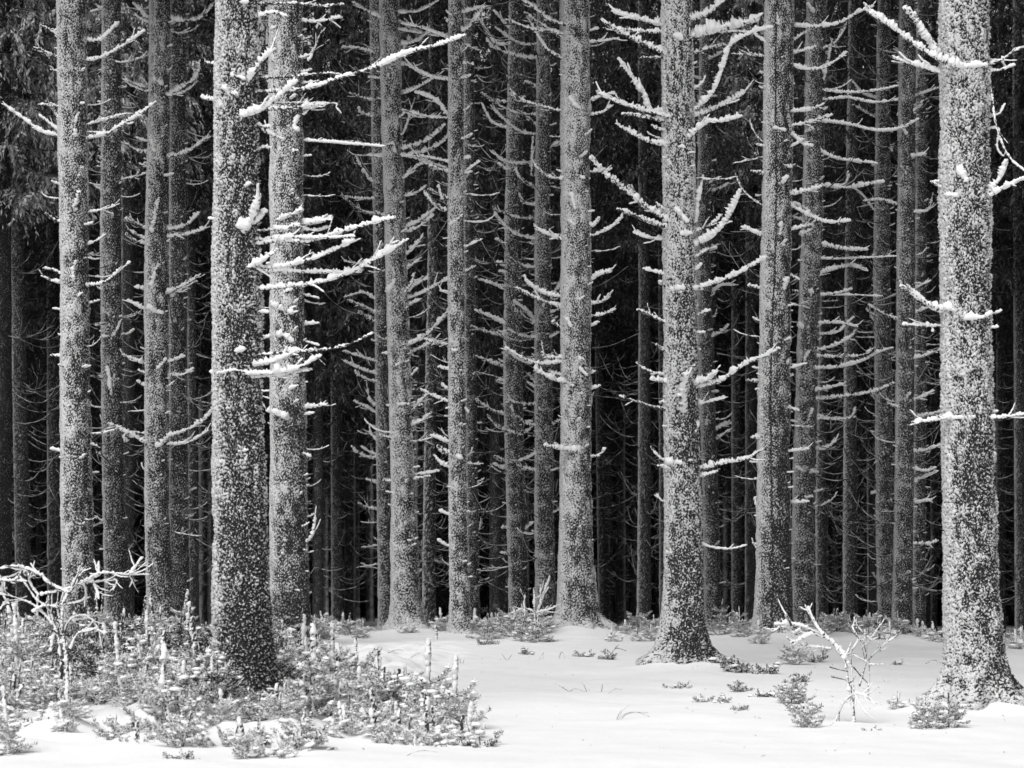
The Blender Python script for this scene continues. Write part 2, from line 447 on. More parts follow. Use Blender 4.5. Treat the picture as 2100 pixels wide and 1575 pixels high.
# ------------------------------------------------------------------ the trees that can be told apart
# key, depth, profile rows (py, left, right), options, label
TREES = [
 ('a', 34.0, [(0,118,176),(262,120,178),(525,125,182),(800,126,185),(1050,126,190),(1200,130,194),(1320,136,202)], dict(b0=.12, wind=.45, base_dark=.35, dens=1.), 'pale frosted trunk, first wide one from the left edge, long boughs curving up both ways'),
 ('b', 42.0, [(0,210,248),(525,207,248),(800,209,252),(1050,212,258),(1300,217,272)], dict(b0=-.05, wind=.35, base_dark=.2, dens=.9), 'narrower greyer spruce trunk standing just right of the leftmost wide trunk'),
 ('c', 37.0, [(0,308,350),(262,305,348),(525,298,345),(900,298,346),(1050,298,347),(1300,303,362)], dict(b0=.0, wind=.45, base_dark=.55, dens=1.), 'mid grey spruce trunk left of the nearest dark trunk, touching a duller trunk behind it'),
 ('d', 43.5, [(0,350,382),(525,348,382),(1050,347,387),(1290,350,392)], dict(b0=-.15, wind=.1, base_dark=.15, dens=.8), 'dull grey trunk with crusty bark tucked against the right side of a brighter one'),
 ('near', 20.6, [(0,447,529),(200,444,530),(525,440,533),(800,440,536),(880,440,540),(1050,441,546),(1250,441,556),(1480,441,572)], dict(b0=-.26, wind=.7, base_dark=1.0, dens=.0, fine=.0085, amp=.014, wl=.027), 'nearest spruce trunk, coarsely speckled black and white, rising out of the seedling thicket'),
 ('e', 32.3, [(0,552,620),(525,556,623),(900,555,628),(1050,555,630),(1200,555,634),(1330,556,642)], dict(b0=.12, wind=.4, base_dark=.9, dens=1.1), 'bright frosted spruce trunk directly behind and right of the nearest dark trunk'),
 ('f2', 46.0, [(0,758,782),(525,767,790),(1050,774,803),(1290,777,808)], dict(b0=.0, wind=.3, base_dark=.0, dens=1.), 'slim grey trunk half hidden behind the left side of the leaning pale trunk'),
 ('f', 36.8, [(0,778,818),(262,784,825),(525,792,833),(700,796,840),(900,801,846),(1050,804,850),(1110,803,859),(1200,803,860),(1310,802,870)], dict(b0=.25, wind=.35, base_dark=.25, dens=1.1), 'leaning pale spruce trunk with a bulge low on its right side, left of centre'),
 ('g2', 53.0, [(0,951,972),(525,951,974),(1050,957,981),(1290,960,985)], dict(b0=-.2, wind=.2, base_dark=.0, dens=1.), 'dim thin trunk hugging the right side of the slender grey trunk at the picture centre'),
 ('g', 35.3, [(0,921,951),(525,919,952),(900,921,956),(1050,922,958),(1310,923,964)], dict(b0=.08, wind=.4, base_dark=.1, dens=1.), 'slender evenly frosted trunk just left of the picture centre'),
 ('h', 45.0, [(0,1045,1075),(525,1035,1070),(800,1033,1072),(1050,1040,1078),(1290,1046,1087)], dict(b0=-.1, wind=.3, base_dark=.0, dens=1.1), 'grey trunk with a slight bow, left one of the pair by the broad bright trunk'),
 ('i', 42.0, [(0,1102,1128),(262,1100,1129),(525,1097,1130),(1050,1097,1135),(1290,1099,1141)], dict(b0=.05, wind=.35, base_dark=.0, dens=1.2), 'grey trunk with many upswept twigs, immediately left of the broad bright centre trunk'),
 ('j', 35.8, [(0,1150,1208),(525,1152,1211),(900,1150,1212),(1050,1149,1213),(1200,1147,1218),(1305,1143,1228)], dict(b0=.3, wind=.4, base_dark=.45, dens=.7, flare=.5), 'broad bright straight trunk right of the picture centre, snow banked against its foot'),
 ('k2', 49.0, [(0,1437,1463),(525,1428,1458),(800,1435,1466),(1050,1442,1475),(1290,1446,1480)], dict(b0=-.2, wind=.3, base_dark=.0, dens=1.), 'dim grey trunk seen behind the right side of the speckled trunk with the forked boughs'),
 ('k', 27.4, [(0,1357,1418),(262,1360,1422),(525,1362,1425),(800,1363,1433),(1050,1365,1437),(1250,1362,1442),(1370,1352,1452)], dict(b0=.22, wind=.5, base_dark=1.15, dens=.5, flare=.55, fine=.0105, lobes=4), 'speckled trunk with big forked frosty boughs and a dark splayed foot in the clearing'),
 ('l', 34.6, [(0,1570,1628),(262,1567,1625),(525,1562,1622),(800,1556,1620),(1050,1553,1620),(1318,1549,1628)], dict(b0=-.05, wind=.45, base_dark=.75, dens=1., crack=(255, .05)), 'broad grey trunk with a dark vertical crack down its bark and a dark foot'),
 ('m', 44.0, [(0,1655,1695),(262,1650,1690),(525,1643,1685),(750,1634,1677),(1050,1625,1670),(1300,1622,1668)], dict(b0=-.02, wind=.3, base_dark=.0, dens=1.), 'leaning grey trunk just right of the cracked broad trunk, with long level boughs'),
 ('n', 50.0, [(0,1800,1826),(525,1792,1825),(1050,1797,1833),(1310,1800,1838)], dict(b0=-.1, wind=.3, base_dark=.0, dens=1.), 'grey trunk, first of the close three before the thickest trunk'),
 ('o', 46.0, [(0,1845,1876),(525,1840,1877),(900,1836,1874),(1050,1835,1873),(1310,1828,1870)], dict(b0=-.1, wind=.3, base_dark=.0, dens=1.), 'grey trunk, middle of the close three before the thickest trunk'),
 ('p', 56.0, [(0,1880,1902),(525,1877,1900),(1050,1873,1898),(1310,1872,1898)], dict(b0=-.2, wind=.2, base_dark=.0, dens=.8), 'dimmer trunk, last of the close three before the thickest trunk'),
 ('big', 21.3, [(0,1930,2027),(200,1931,2026),(400,1929,2029),(525,1932,2028),(800,1934,2033),(1050,1938,2040),(1200,1940,2046),(1350,1942,2062),(1460,1936,2082)], dict(b0=.04, wind=.7, base_dark=.5, dens=.0, fine=.0085, flare=.62, amp=.013, lobes=6, wl=.029), 'thickest trunk by the right edge, pale on its left, roots spreading into the snow'),
]
DIM = [
 (58, [(0,12,40),(525,22,50),(1050,30,60),(1290,33,63)], 'dim trunk nearest the left edge of the wood'),
 (61, [(0,92,116),(525,96,120),(1050,97,124),(1290,98,126)], 'dim trunk in shade just left of the leftmost wide pale trunk'),
 (60, [(0,384,402),(525,384,402),(1050,386,404),(1290,388,408)], 'dim trunk showing as a strip beyond the crusty dull grey trunk'),
 (66, [(0,676,697),(525,678,699),(1050,679,702),(1290,680,704)], 'dim lone trunk in the dark gap right of the bright trunk behind the nearest one'),
 (56, [(0,880,902),(525,877,898),(1050,868,894),(1290,866,894)], 'dim smooth trunk in the gap right of the leaning pale trunk'),
 (70, [(0,1218,1232),(525,1218,1234),(1050,1224,1241),(1290,1228,1244)], 'very slim dim trunk just right of the broad bright centre trunk'),
 (62, [(0,1308,1330),(525,1310,1332),(1050,1308,1335),(1290,1306,1336)], 'dim trunk in the wide dark gap left of the trunk with forked boughs'),
 (64, [(0,1348,1362),(525,1350,1364),(1050,1352,1366),(1290,1352,1366)], 'dim strip of trunk seen beside the left edge of the trunk with forked boughs'),
 (68, [(0,1502,1520),(525,1500,1520),(1050,1500,1520),(1290,1500,1522)], 'dim thin trunk in the dark gap left of the cracked broad trunk'),
 (62, [(0,1694,1712),(525,1684,1702),(1050,1672,1693),(1290,1674,1696)], 'dim trunk close behind the leaning grey trunk'),
 (58, [(0,1740,1762),(525,1733,1758),(1050,1729,1757),(1310,1728,1758)], 'dim round trunk alone in the dark gap before the close three'),
 (67, [(0,1778,1794),(525,1776,1793),(1050,1778,1796),(1310,1780,1800)], 'dim thin trunk touching the left side of the close three'),
 (74, [(0,1908,1920),(525,1908,1921),(1050,1908,1921),(1310,1909,1922)], 'very thin dim trunk beside the left edge of the thickest trunk'),
 (70, [(0,2046,2060),(525,2043,2058),(1050,2042,2057),(1330,2043,2059)], 'dim thin trunk just right of the thickest trunk'),
 (64, [(0,2076,2098),(525,2078,2100),(1050,2080,2102),(1330,2082,2106)], 'dim trunk cut by the right edge of the picture'),
]

for t in TREES:
    bx = ((t[2][-1][1] + t[2][-1][2]) / 2 - CX) / F * t[1]
    if t[0] in ('j', 'f', 'big', 'k', 'l', 'g'):
        MOUNDS.append((bx, t[1] - .05, .55, {'j': .14, 'f': .10, 'big': .12, 'k': .07, 'l': .10, 'g': .05}[t[0]]))

# ground sheet
def make_ground():
    xs = np.r_[-400, -200, -100, -60, -40, -25, -16, -12, np.arange(-9, 9, .085), 9, 12, 16, 25, 40, 60, 100, 200, 400]
    ys = np.r_[-200, -80, -30, 0, 8, 12, np.arange(14, 38, .09), np.arange(38, 60, .5), np.arange(60, 130, 4), 140, 200, 400]
    X, Yg = np.meshgrid(xs, ys)
    Z = ground(X, Yg)
    g = np.random.default_rng(3)
    nz = fnoise(X.shape[0], X.shape[1], .09, .085, .5, 1., 8) * .003 + fnoise(X.shape[0], X.shape[1], .09, .085, 1.6, 1., 9) * .008
    Z = Z + nz * ((X > -9) & (X < 9) & (Yg > 14) & (Yg < 38))
    nx, ny = len(xs), len(ys)
    i = np.arange(ny - 1)[:, None] * nx; j = np.arange(nx - 1)[None, :]
    q = np.stack([i + j, i + j + 1, i + nx + j + 1, i + nx + j], -1).reshape(-1, 4)
    mb = MB(); mb.add(np.stack([X, Yg, Z], -1), q, None, 1.)
    o = obj('snow_ground', mb.mesh('snow_ground', M_SNOW))
    tag(o, kind='structure')
make_ground()

# boughs traced on the photograph: tree -> list of (points from trunk to tip, thickness px, share of bare wood, clumps)
B = {}
B['a'] = [([(120,277),(85,268),(45,240),(8,213)],9),([(120,265),(100,250),(80,234)],8),([(122,240),(112,225),(98,215),(82,214)],8),([(120,118),(100,112),(78,98)],9),
 ([(118,63),(100,60),(82,52)],9),([(125,455),(110,450),(93,437)],8),([(125,560),(105,553),(88,550)],8),([(125,580),(105,575),(84,565)],8),([(126,730),(103,728)],9),([(126,925),(103,920)],9),
 ([(178,283),(215,275),(260,250),(300,225),(320,208)],10),([(178,125),(215,115),(250,95),(298,62)],10),([(178,82),(205,82),(225,65),(245,45)],10),([(182,585),(215,578),(245,555),(268,537)],9),
 ([(180,255),(220,245),(260,232)],7),([(183,435),(215,430),(245,418)],6),([(183,500),(205,490),(217,480)],6),([(158,275),(155,255),(160,235)],11),([(158,430),(160,410),(165,392)],12),([(155,580),(153,555),(157,535)],12),
 ([(160,608),(170,600)],9),([(186,620),(205,615)],7),([(118,145),(103,142)],7),([(190,912),(205,918)],7)]
B['c'] = [([(305,180),(285,175),(252,162)],8),([(303,187),(280,180),(265,173)],7),([(303,312),(280,310),(258,295)],10),([(298,490),(280,482),(262,470)],8),([(298,500),(275,492),(258,478)],8),([(298,468),(275,455),(255,448)],8),
 ([(297,633),(275,622),(260,615)],8),([(298,592),(285,590),(275,588)],9),([(297,745),(270,735),(250,727)],10),([(297,790),(280,780)],9),([(297,765),(283,758)],8),([(305,912),(275,895),(245,880),(222,868)],10),([(260,888),(255,905)],6),([(303,35),(290,20),(272,5)],9),([(303,45),(285,35),(276,28)],8),
 ([(345,895),(385,880),(420,860),(440,833)],10),([(345,912),(390,905),(428,882)],8),([(345,192),(375,178),(400,160),(410,140)],11),([(345,195),(380,188),(406,165)],8),([(345,320),(385,310),(430,278)],11),([(343,600),(385,580),(412,562)],9),([(348,610),(380,585)],9),([(345,470),(380,462),(410,435)],11),([(345,485),(385,480),(430,465)],9),
 ([(350,770),(375,768),(398,755)],8),([(345,742),(365,735),(380,730)],9),([(350,40),(385,42),(415,35),(440,5)],10),([(316,165),(325,165),(334,172)],14),([(315,470),(320,440),(327,405)],14),([(313,590),(318,560),(328,542)],11),([(308,630),(322,640),(335,642)],13),
 ([(312,285),(318,310)],9),([(325,755),(335,745),(342,735)],10),([(325,915),(338,905),(345,895)],12)]
B['b'] = [([(215,690),(235,685),(250,655)],9),([(222,755),(226,780),(229,810)],9),([(234,790),(236,768)],8),([(250,368),(280,362),(300,355)],6),([(250,686),(265,683),(276,675)],8),([(209,665),(195,667)],7),([(210,1068),(193,1058)],7),([(212,935),(198,928)],9),([(252,895),(262,905)],8),([(208,210),(200,208)],6),([(210,120),(250,128),(290,118),(302,105)],6),([(209,20),(185,24)],7)]
B['near'] = [([(443,130),(430,130),(420,123)],8,.5),([(443,203),(428,203),(412,198)],11),([(442,450),(427,447)],9),([(442,768),(430,762)],11),
 ([(530,8),(600,8),(660,12),(705,9)],8,.45),([(528,34),(560,25),(590,33)],12),([(530,160),(600,158),(650,152),(697,152)],6,.55,3),([(528,188),(600,184),(650,176),(700,158),(770,138),(840,108),(900,92),(955,72)],9,.5,5),
 ([(500,236),(540,222),(575,195),(610,165)],15,.15),([(510,165),(535,125),(565,100)],14,.15),([(530,224),(580,222),(640,216),(676,212)],9,.45,3),([(676,212),(690,220),(700,232)],5,.4),([(530,255),(550,272),(582,286)],9,.2),
 ([(528,474),(600,466),(640,456),(680,450)],9,.45,3),([(528,492),(600,486),(660,487),(728,484)],9,.4,3),([(528,500),(580,492),(640,494),(700,476),(760,458),(812,445)],11,.35,4),
 ([(510,548),(545,530),(570,510)],14,.1),([(528,548),(580,545),(640,530),(700,506),(728,492)],11,.3,3),([(530,592),(580,588),(650,580),(720,557),(790,520),(838,490)],12,.3,4),([(720,557),(745,545),(800,505),(818,493)],11,.2),
 ([(530,728),(600,722),(680,715),(730,700),(765,683)],8,.5,2),([(528,748),(570,738),(605,720)],13,.15),([(505,766),(560,764),(610,755),(660,728)],13,.15,3),([(520,772),(580,768),(640,757)],10,.2,3),
 ([(505,470),(522,440),(533,398)],20,.05),([(497,462),(520,455),(548,432)],18,.05),([(478,154),(492,156),(503,162)],11,.05),([(462,180),(478,190),(488,192)],12,.05),([(525,620),(505,630)],8,.1),([(488,720),(503,716)],11,.05),([(510,765),(480,760),(445,766)],10,.05),
 ([(495,925),(508,922)],12,.05),([(498,4),(510,4)],13,.05),([(505,380),(515,375)],11,.1),([(533,305),(545,300)],10,.2),([(531,640),(552,640)],9,.3)]
B['e'] = [([(620,42),(650,44),(700,35)],10),([(650,44),(650,58)],6),([(620,120),(640,110),(660,62)],6),([(620,148),(640,142)],9),([(615,118),(640,112),(632,125)],8),([(622,222),(650,218),(672,212)],9),([(622,288),(660,290),(720,295),(790,300)],7),([(622,320),(640,318)],6),([(622,455),(650,455),(682,446)],14,.15),([(622,470),(650,472),(676,465)],10),
 ([(625,665),(655,662)],9),([(625,605),(655,612)],9),([(625,835),(650,832),(672,828)],11),([(625,850),(645,846)],8),([(590,860),(570,848),(546,842)],13,.1),([(560,622),(585,635),(602,642)],15,.05),([(575,685),(590,690),(602,700)],16,.05),([(625,700),(655,708)],7),([(612,240),(605,260),(614,268)],13,.05),([(600,310),(612,308)],10),
 ([(585,720),(605,715)],11),([(575,450),(600,440),(622,430)],12),([(590,470),(610,460)],12),([(622,80),(640,74)],7),([(555,690),(538,694)],9),([(556,305),(540,300)],9),([(556,262),(538,258)],9),([(625,930),(638,936)],8),([(630,1110),(642,1095),(648,1060)],8),([(590,800),(612,790)],9),([(622,170),(655,165)],6),([(560,60),(590,40)],11),([(580,600),(600,592)],12)]
B['f'] = [([(818,60),(850,66),(885,72),(918,70)],7),([(818,25),(860,22),(900,0)],8),([(822,45),(850,62),(900,75)],7),([(822,90),(850,85),(885,62)],9),([(824,305),(870,290),(900,268),(913,255)],11),([(826,318),(870,310),(905,292),(928,268)],10),([(826,320),(865,328),(918,345)],7),([(828,365),(850,345),(875,330)],9),([(830,402),(855,395),(875,380)],8),
 ([(833,465),(865,450),(903,420)],10),([(834,475),(860,465),(890,440)],9),([(824,192),(850,182),(898,155)],9),([(822,110),(842,75)],8),([(838,133),(870,152),(918,160)],8),([(826,275),(840,240),(846,213)],5),([(824,225),(855,240),(905,238)],6),
 ([(838,610),(870,598),(905,578),(945,560),(976,545)],9),([(835,600),(850,585),(880,570)],10),([(830,600),(845,580),(850,560)],8),([(838,625),(865,612)],8),([(838,705),(870,690),(905,655),(933,620)],10),([(842,722),(870,710),(888,700),(915,702)],9),([(842,770),(857,755)],8),([(845,842),(860,825),(878,807)],9),([(846,832),(868,830)],9),
 ([(845,870),(865,862),(885,845)],9),([(846,862),(866,866)],7),([(848,972),(875,970),(902,965)],8),([(848,982),(870,978),(883,976)],9),([(845,905),(870,902),(890,895)],5),([(780,35),(750,20),(722,3)],9),([(800,595),(812,572)],10),([(797,295),(808,295),(812,312)],7),([(800,988),(785,985)],9),([(795,725),(783,724)],8),([(812,565),(806,548)],8),([(815,830),(840,828)],7),
 ([(803,900),(778,892)],8),([(782,160),(755,158)],8),([(785,320),(752,318)],9),([(800,155),(796,150)],9),([(822,745),(812,750)],9),([(835,520),(855,500),(868,480)],9),([(835,550),(865,528)],8)]
B['f2'] = [([(767,408),(735,408),(700,402)],7),([(770,642),(740,627),(712,615)],8),([(770,662),(745,645),(735,637)],9),([(768,612),(745,600),(705,610)],7),([(772,742),(735,730),(702,720)],8),([(772,767),(740,757),(705,740)],8),([(772,783),(745,775),(728,758)],7),([(770,830),(758,815),(754,798)],8),([(770,845),(745,832),(725,822)],8),
 ([(773,940),(745,935),(720,913)],9),([(765,930),(740,915)],8),([(773,990),(750,982)],8),([(773,1045),(750,1042),(735,1032)],9),([(765,300),(735,295),(700,290)],8),([(765,110),(735,100),(700,97)],8),([(765,370),(745,345),(730,318)],7),([(768,530),(740,540),(705,535)],6),([(764,205),(740,200),(716,190)],6),([(763,240),(742,230),(736,218)],7),([(768,440),(740,432),(700,400)],6),([(772,900),(760,885),(760,870)],7)]
B['g'] = [([(920,78),(870,58),(822,47)],8),([(920,163),(880,155),(840,132)],8),([(920,235),(895,205),(850,188)],10),([(920,243),(880,240),(825,225)],7),([(920,332),(890,325),(832,318)],7),([(920,352),(895,345),(870,335)],10),([(920,407),(895,395),(877,388)],9),([(920,420),(908,405),(900,378)],8),([(920,432),(900,425),(870,390)],8),
 ([(920,706),(895,705),(870,695)],8),([(918,756),(898,752)],10),([(918,797),(906,785)],9),([(918,823),(890,812),(862,797)],8),([(918,905),(900,898),(882,892)],9),([(920,930),(910,925),(897,913)],11),([(920,957),(905,948),(890,932)],9),([(922,1120),(910,1115),(897,1105)],8),([(950,62),(962,55),(995,12)],9),
 ([(950,25),(975,18),(996,10)],9),([(952,325),(965,322)],9),([(955,838),(962,845)],8),([(940,935),(948,940)],13,.05),([(952,130),(972,132)],9),([(930,720),(938,718)],10),([(955,350),(985,330)],7),([(922,1055),(900,1046)],8),([(925,460),(950,440)],8),([(956,505),(990,490)],7)]
B['h'] = [([(1035,545),(1022,538),(1018,545)],9),([(1035,590),(1010,582),(980,572)],9),([(1035,560),(1022,556)],9),([(1035,662),(1010,650),(973,635)],9),([(1035,690),(1000,682),(965,670)],8),([(1033,752),(1005,742),(975,730)],8),([(1033,850),(1005,840),(975,818)],8),([(1068,892),(1030,880),(1000,850)],8),([(1035,948),(1013,935)],9),([(1035,960),(1010,950)],9),
 ([(1075,888),(1100,870),(1110,865)],8),([(1042,210),(1010,205),(986,190)],7),([(1035,262),(1010,250),(988,210)],7),([(1035,783),(1020,780)],9),([(1044,55),(1010,20),(980,15)],7),([(1044,90),(1015,85),(975,25)],8),([(1065,860),(1055,850),(1050,830)],9),([(1035,345),(1020,335)],8),([(1040,1083),(1028,1082)],11),([(1040,1135),(1026,1133)],11),([(1078,1085),(1095,1070)],7),([(1035,500),(1015,490)],8),([(1035,680),(1050,690),(1058,680)],9)]
B['i'] = [([(1098,120),(1060,115),(1020,100),(998,77)],9),([(1097,235),(1060,232),(1020,215),(988,190)],7),([(1095,275),(1065,268),(1030,240),(1006,215)],8),([(1095,333),(1060,335),(1030,328),(1010,308)],8),([(1095,385),(1070,365),(1053,335)],8),([(1097,448),(1055,445),(1030,435),(1012,430)],8),([(1098,490),(1060,480),(1030,455),(1014,432)],8),([(1097,550),(1070,545),(1045,528)],8),
 ([(1097,655),(1085,640),(1053,615)],9),([(1098,662),(1080,655),(1055,635)],9),([(1098,692),(1070,690),(1040,676)],9),([(1096,745),(1070,740),(1035,712)],9),([(1098,830),(1070,828),(1035,820)],8),([(1098,872),(1080,868),(1070,858)],8),([(1098,420),(1075,415),(1065,395)],8),([(1100,90),(1065,88),(1015,55)],7),([(1130,610),(1145,590),(1155,565)],8),([(1130,640),(1150,632)],8),([(1130,300),(1150,290)],8),([(1098,965),(1075,960),(1060,948)],8),([(1098,930),(1080,940),(1060,945)],8),([(1133,870),(1150,860)],8),([(1100,180),(1085,170),(1075,168)],8),([(1098,255),(1080,240),(1060,225)],8),([(1130,690),(1148,680)],8),([(1092,358),(1092,320),(1094,280)],7),([(1130,965),(1150,960)],7),([(1135,1050),(1148,1045)],7)]
B['j'] = [([(1152,228),(1110,218),(1070,205),(1043,185)],9),([(1165,52),(1130,42),(1095,15),(1070,0)],10),([(1155,70),(1120,62),(1100,62),(1035,40)],8),([(1152,76),(1115,55),(1075,25)],9),([(1152,120),(1120,95),(1080,30)],7),([(1155,367),(1120,360),(1095,330)],9),([(1152,490),(1125,480),(1097,468)],11),([(1150,608),(1115,600),(1085,580),(1075,563)],11),([(1150,630),(1115,618),(1085,605),(1058,590)],10),([(1150,672),(1132,658)],9),
 ([(1152,742),(1110,746),(1075,735),(1035,712)],10),([(1160,784),(1130,775),(1108,762),(1098,750)],12,.1),([(1150,768),(1125,760)],9),([(1152,733),(1125,733),(1110,722)],9),([(1185,925),(1150,920),(1115,912)],13,.1),([(1150,920),(1137,908)],11,.1),([(1210,62),(1228,58)],8),([(1210,86),(1240,83),(1270,78)],8),([(1210,205),(1225,200),(1228,185)],10),([(1210,235),(1235,230),(1255,216)],9),([(1210,205),(1230,198),(1262,190)],7),
 ([(1210,353),(1240,350),(1256,346)],9),([(1208,465),(1222,458),(1230,445)],11),([(1210,484),(1245,470),(1278,445)],10),([(1212,573),(1230,562),(1255,556)],10),([(1212,622),(1235,618),(1252,607)],11),([(1212,648),(1235,645),(1263,633)],9),([(1212,668),(1230,660)],8),([(1212,797),(1232,790)],9),([(1212,765),(1222,760)],8),([(1212,936),(1230,933),(1243,918)],7),([(1172,203),(1180,215),(1190,222)],11,.1),([(1174,400),(1176,412),(1180,428)],12,.1),
 ([(1165,655),(1172,670)],12,.05),([(1188,615),(1200,607)],9),([(1178,795),(1170,790)],10),([(1188,735),(1198,738)],11),([(1190,755),(1205,770)],9),([(1192,365),(1200,365)],9),([(1165,450),(1180,462)],9)]
B['k'] = [([(1372,455),(1330,425),(1290,395),(1250,360),(1210,320)],13,.08),([(1335,430),(1310,405),(1288,380)],11,.1),([(1370,467),(1320,450),(1265,428)],12,.2),([(1362,490),(1330,487),(1298,475)],9),([(1370,240),(1320,225),(1270,210),(1228,192)],12,.15),([(1338,228),(1322,192),(1300,160),(1268,118)],13,.08),([(1362,248),(1320,240),(1275,234)],9,.35),([(1362,297),(1320,285),(1262,253)],12,.12),
 ([(1358,66),(1320,65),(1265,60),(1240,47)],10,.35),([(1362,108),(1310,85),(1270,65),(1240,46)],13,.2),([(1357,50),(1320,40),(1285,32),(1256,22)],14,.1),([(1360,118),(1310,119)],7,.5),([(1363,562),(1318,550)],9),([(1365,588),(1352,576)],10),([(1365,662),(1330,645),(1306,635)],9),([(1367,783),(1350,780),(1333,777)],13,.1),([(1363,768),(1340,765),(1312,752)],8),([(1365,840),(1330,833),(1270,812)],8,.45),([(1366,958),(1348,955)],10),([(1365,825),(1352,825)],9),([(1365,720),(1345,705)],7),([(1364,945),(1343,925),(1335,915)],6),
 ([(1418,72),(1460,62),(1510,52),(1556,38)],22,.15,2),([(1418,38),(1450,28),(1482,0)],17,.15),([(1420,110),(1450,100),(1490,92)],10,.4),([(1422,225),(1460,190),(1485,130),(1500,90),(1540,66),(1585,54)],12,.1),([(1530,65),(1555,75),(1570,85)],9),([(1422,237),(1460,225),(1500,205),(1528,188)],13,.15),([(1413,280),(1450,250),(1480,247),(1522,237)],12,.12),
 ([(1425,500),(1465,478),(1495,442),(1520,388)],15,.12),([(1425,452),(1430,420),(1438,382)],17,.08),([(1425,475),(1460,460),(1482,440)],9,.45),([(1425,592),(1470,577),(1520,557),(1572,526)],13,.2),([(1425,555),(1440,540)],10),([(1425,785),(1455,775),(1472,760)],15,.1),([(1430,792),(1480,778),(1530,745),(1600,714)],12,.2,2),([(1430,525),(1450,512),(1470,505)],9),
 ([(1437,827),(1470,820),(1488,815)],10),([(1437,960),(1490,948),(1530,940),(1567,920)],11,.25),([(1437,977),(1460,970),(1472,966)],10),([(1430,645),(1458,635)],9),([(1422,182),(1440,170),(1447,155)],8),([(1405,840),(1404,800),(1410,765)],19,.05),([(1382,592),(1405,590)],16,.05),([(1440,790),(1470,785),(1488,777)],12,.2),([(1395,300),(1405,302)],10),([(1390,430),(1412,455)],13,.1),([(1432,868),(1425,888)],10,.1),([(1375,948),(1400,950)],12,.05),([(1400,480),(1420,478)],14,.1),([(1385,70),(1400,80)],14,.1)]
B['l'] = [([(1565,357),(1540,350)],10),([(1563,482),(1545,475),(1520,465)],10),([(1556,590),(1533,585)],9),([(1568,115),(1530,112),(1500,110)],8),([(1556,783),(1530,780)],8),([(1563,330),(1545,305),(1533,285)],4,.6),([(1563,290),(1545,265),(1538,245)],4,.6),([(1562,420),(1530,395),(1508,355)],5,.5),([(1628,82),(1645,70),(1657,63)],9),([(1628,107),(1660,100),(1673,95)],8),
 ([(1625,132),(1650,140),(1690,138),(1738,106)],9),([(1628,52),(1670,55),(1720,48),(1760,25),(1792,12)],9,.3),([(1622,258),(1660,250),(1708,235)],10),([(1622,228),(1660,225),(1690,212)],9),([(1622,397),(1660,390),(1685,382)],13),([(1622,420),(1660,440),(1700,455),(1745,452)],10),([(1622,565),(1640,573)],9),([(1618,755),(1655,745)],8),([(1618,835),(1640,842)],9),([(1622,300),(1650,285)],8),([(1622,270),(1650,295),(1668,298)],9),
 ([(1600,50),(1594,25)],9),([(1605,375),(1617,360)],13,.05),([(1600,478),(1604,455)],12,.05),([(1608,592),(1618,568)],14,.05),([(1556,898),(1540,897)],11),([(1550,1020),(1553,1040)],7),([(1622,470),(1668,460)],9),([(1615,745),(1600,742)],11),([(1628,175),(1605,172)],9),([(1620,680),(1598,675)],9),([(1618,925),(1660,920)],8),([(1620,1030),(1660,1028)],9),([(1590,262),(1612,268)],8),([(1610,340),(1625,342)],10)]
B['m'] = [([(1688,100),(1715,85),(1735,55)],6),([(1690,160),(1700,120),(1708,80)],8),([(1688,185),(1740,190),(1800,185),(1845,175)],7,.35),([(1688,205),(1740,200),(1790,210),(1840,205)],7,.3),([(1686,248),(1740,255),(1800,268),(1850,262),(1885,243)],8),([(1685,310),(1720,325),(1800,335)],8),([(1683,380),(1740,385),(1780,378),(1814,372)],10,.25),([(1725,380),(1738,370),(1740,350)],6),
 ([(1683,500),(1730,510),(1780,512)],10,.3),([(1683,560),(1720,548),(1750,545),(1780,555)],10,.3),([(1683,530),(1740,530),(1840,525)],6),([(1683,605),(1720,600),(1748,592)],9),([(1683,605),(1740,605),(1810,607)],5),([(1680,685),(1720,680),(1745,655),(1752,650)],8),([(1678,662),(1720,662),(1760,670)],8),([(1676,718),(1710,708),(1745,690),(1757,675)],9),([(1670,755),(1720,752),(1770,738),(1800,722),(1832,713)],9),([(1675,730),(1720,732),(1770,728),(1795,712)],7,.4),
 ([(1672,800),(1700,795),(1730,787)],9),([(1675,818),(1730,813),(1790,803),(1835,785)],9,.35),([(1675,853),(1720,860),(1755,855)],8),([(1740,858),(1755,835)],8),([(1675,920),(1695,918),(1715,903)],10),([(1650,738),(1660,720)],11),([(1660,860),(1668,838)],11),([(1660,595),(1668,600)],12),([(1655,430),(1635,420),(1625,415)],8),([(1640,600),(1625,595)],8),([(1640,668),(1650,672)],12),([(1636,960),(1648,965)],10),([(1655,1020),(1668,1018)],8),
 ([(1650,480),(1665,470)],10),([(1655,270),(1672,262)],10),([(1643,450),(1628,445)],9),([(1672,25),(1655,5)],9),([(1630,890),(1645,895)],9)]
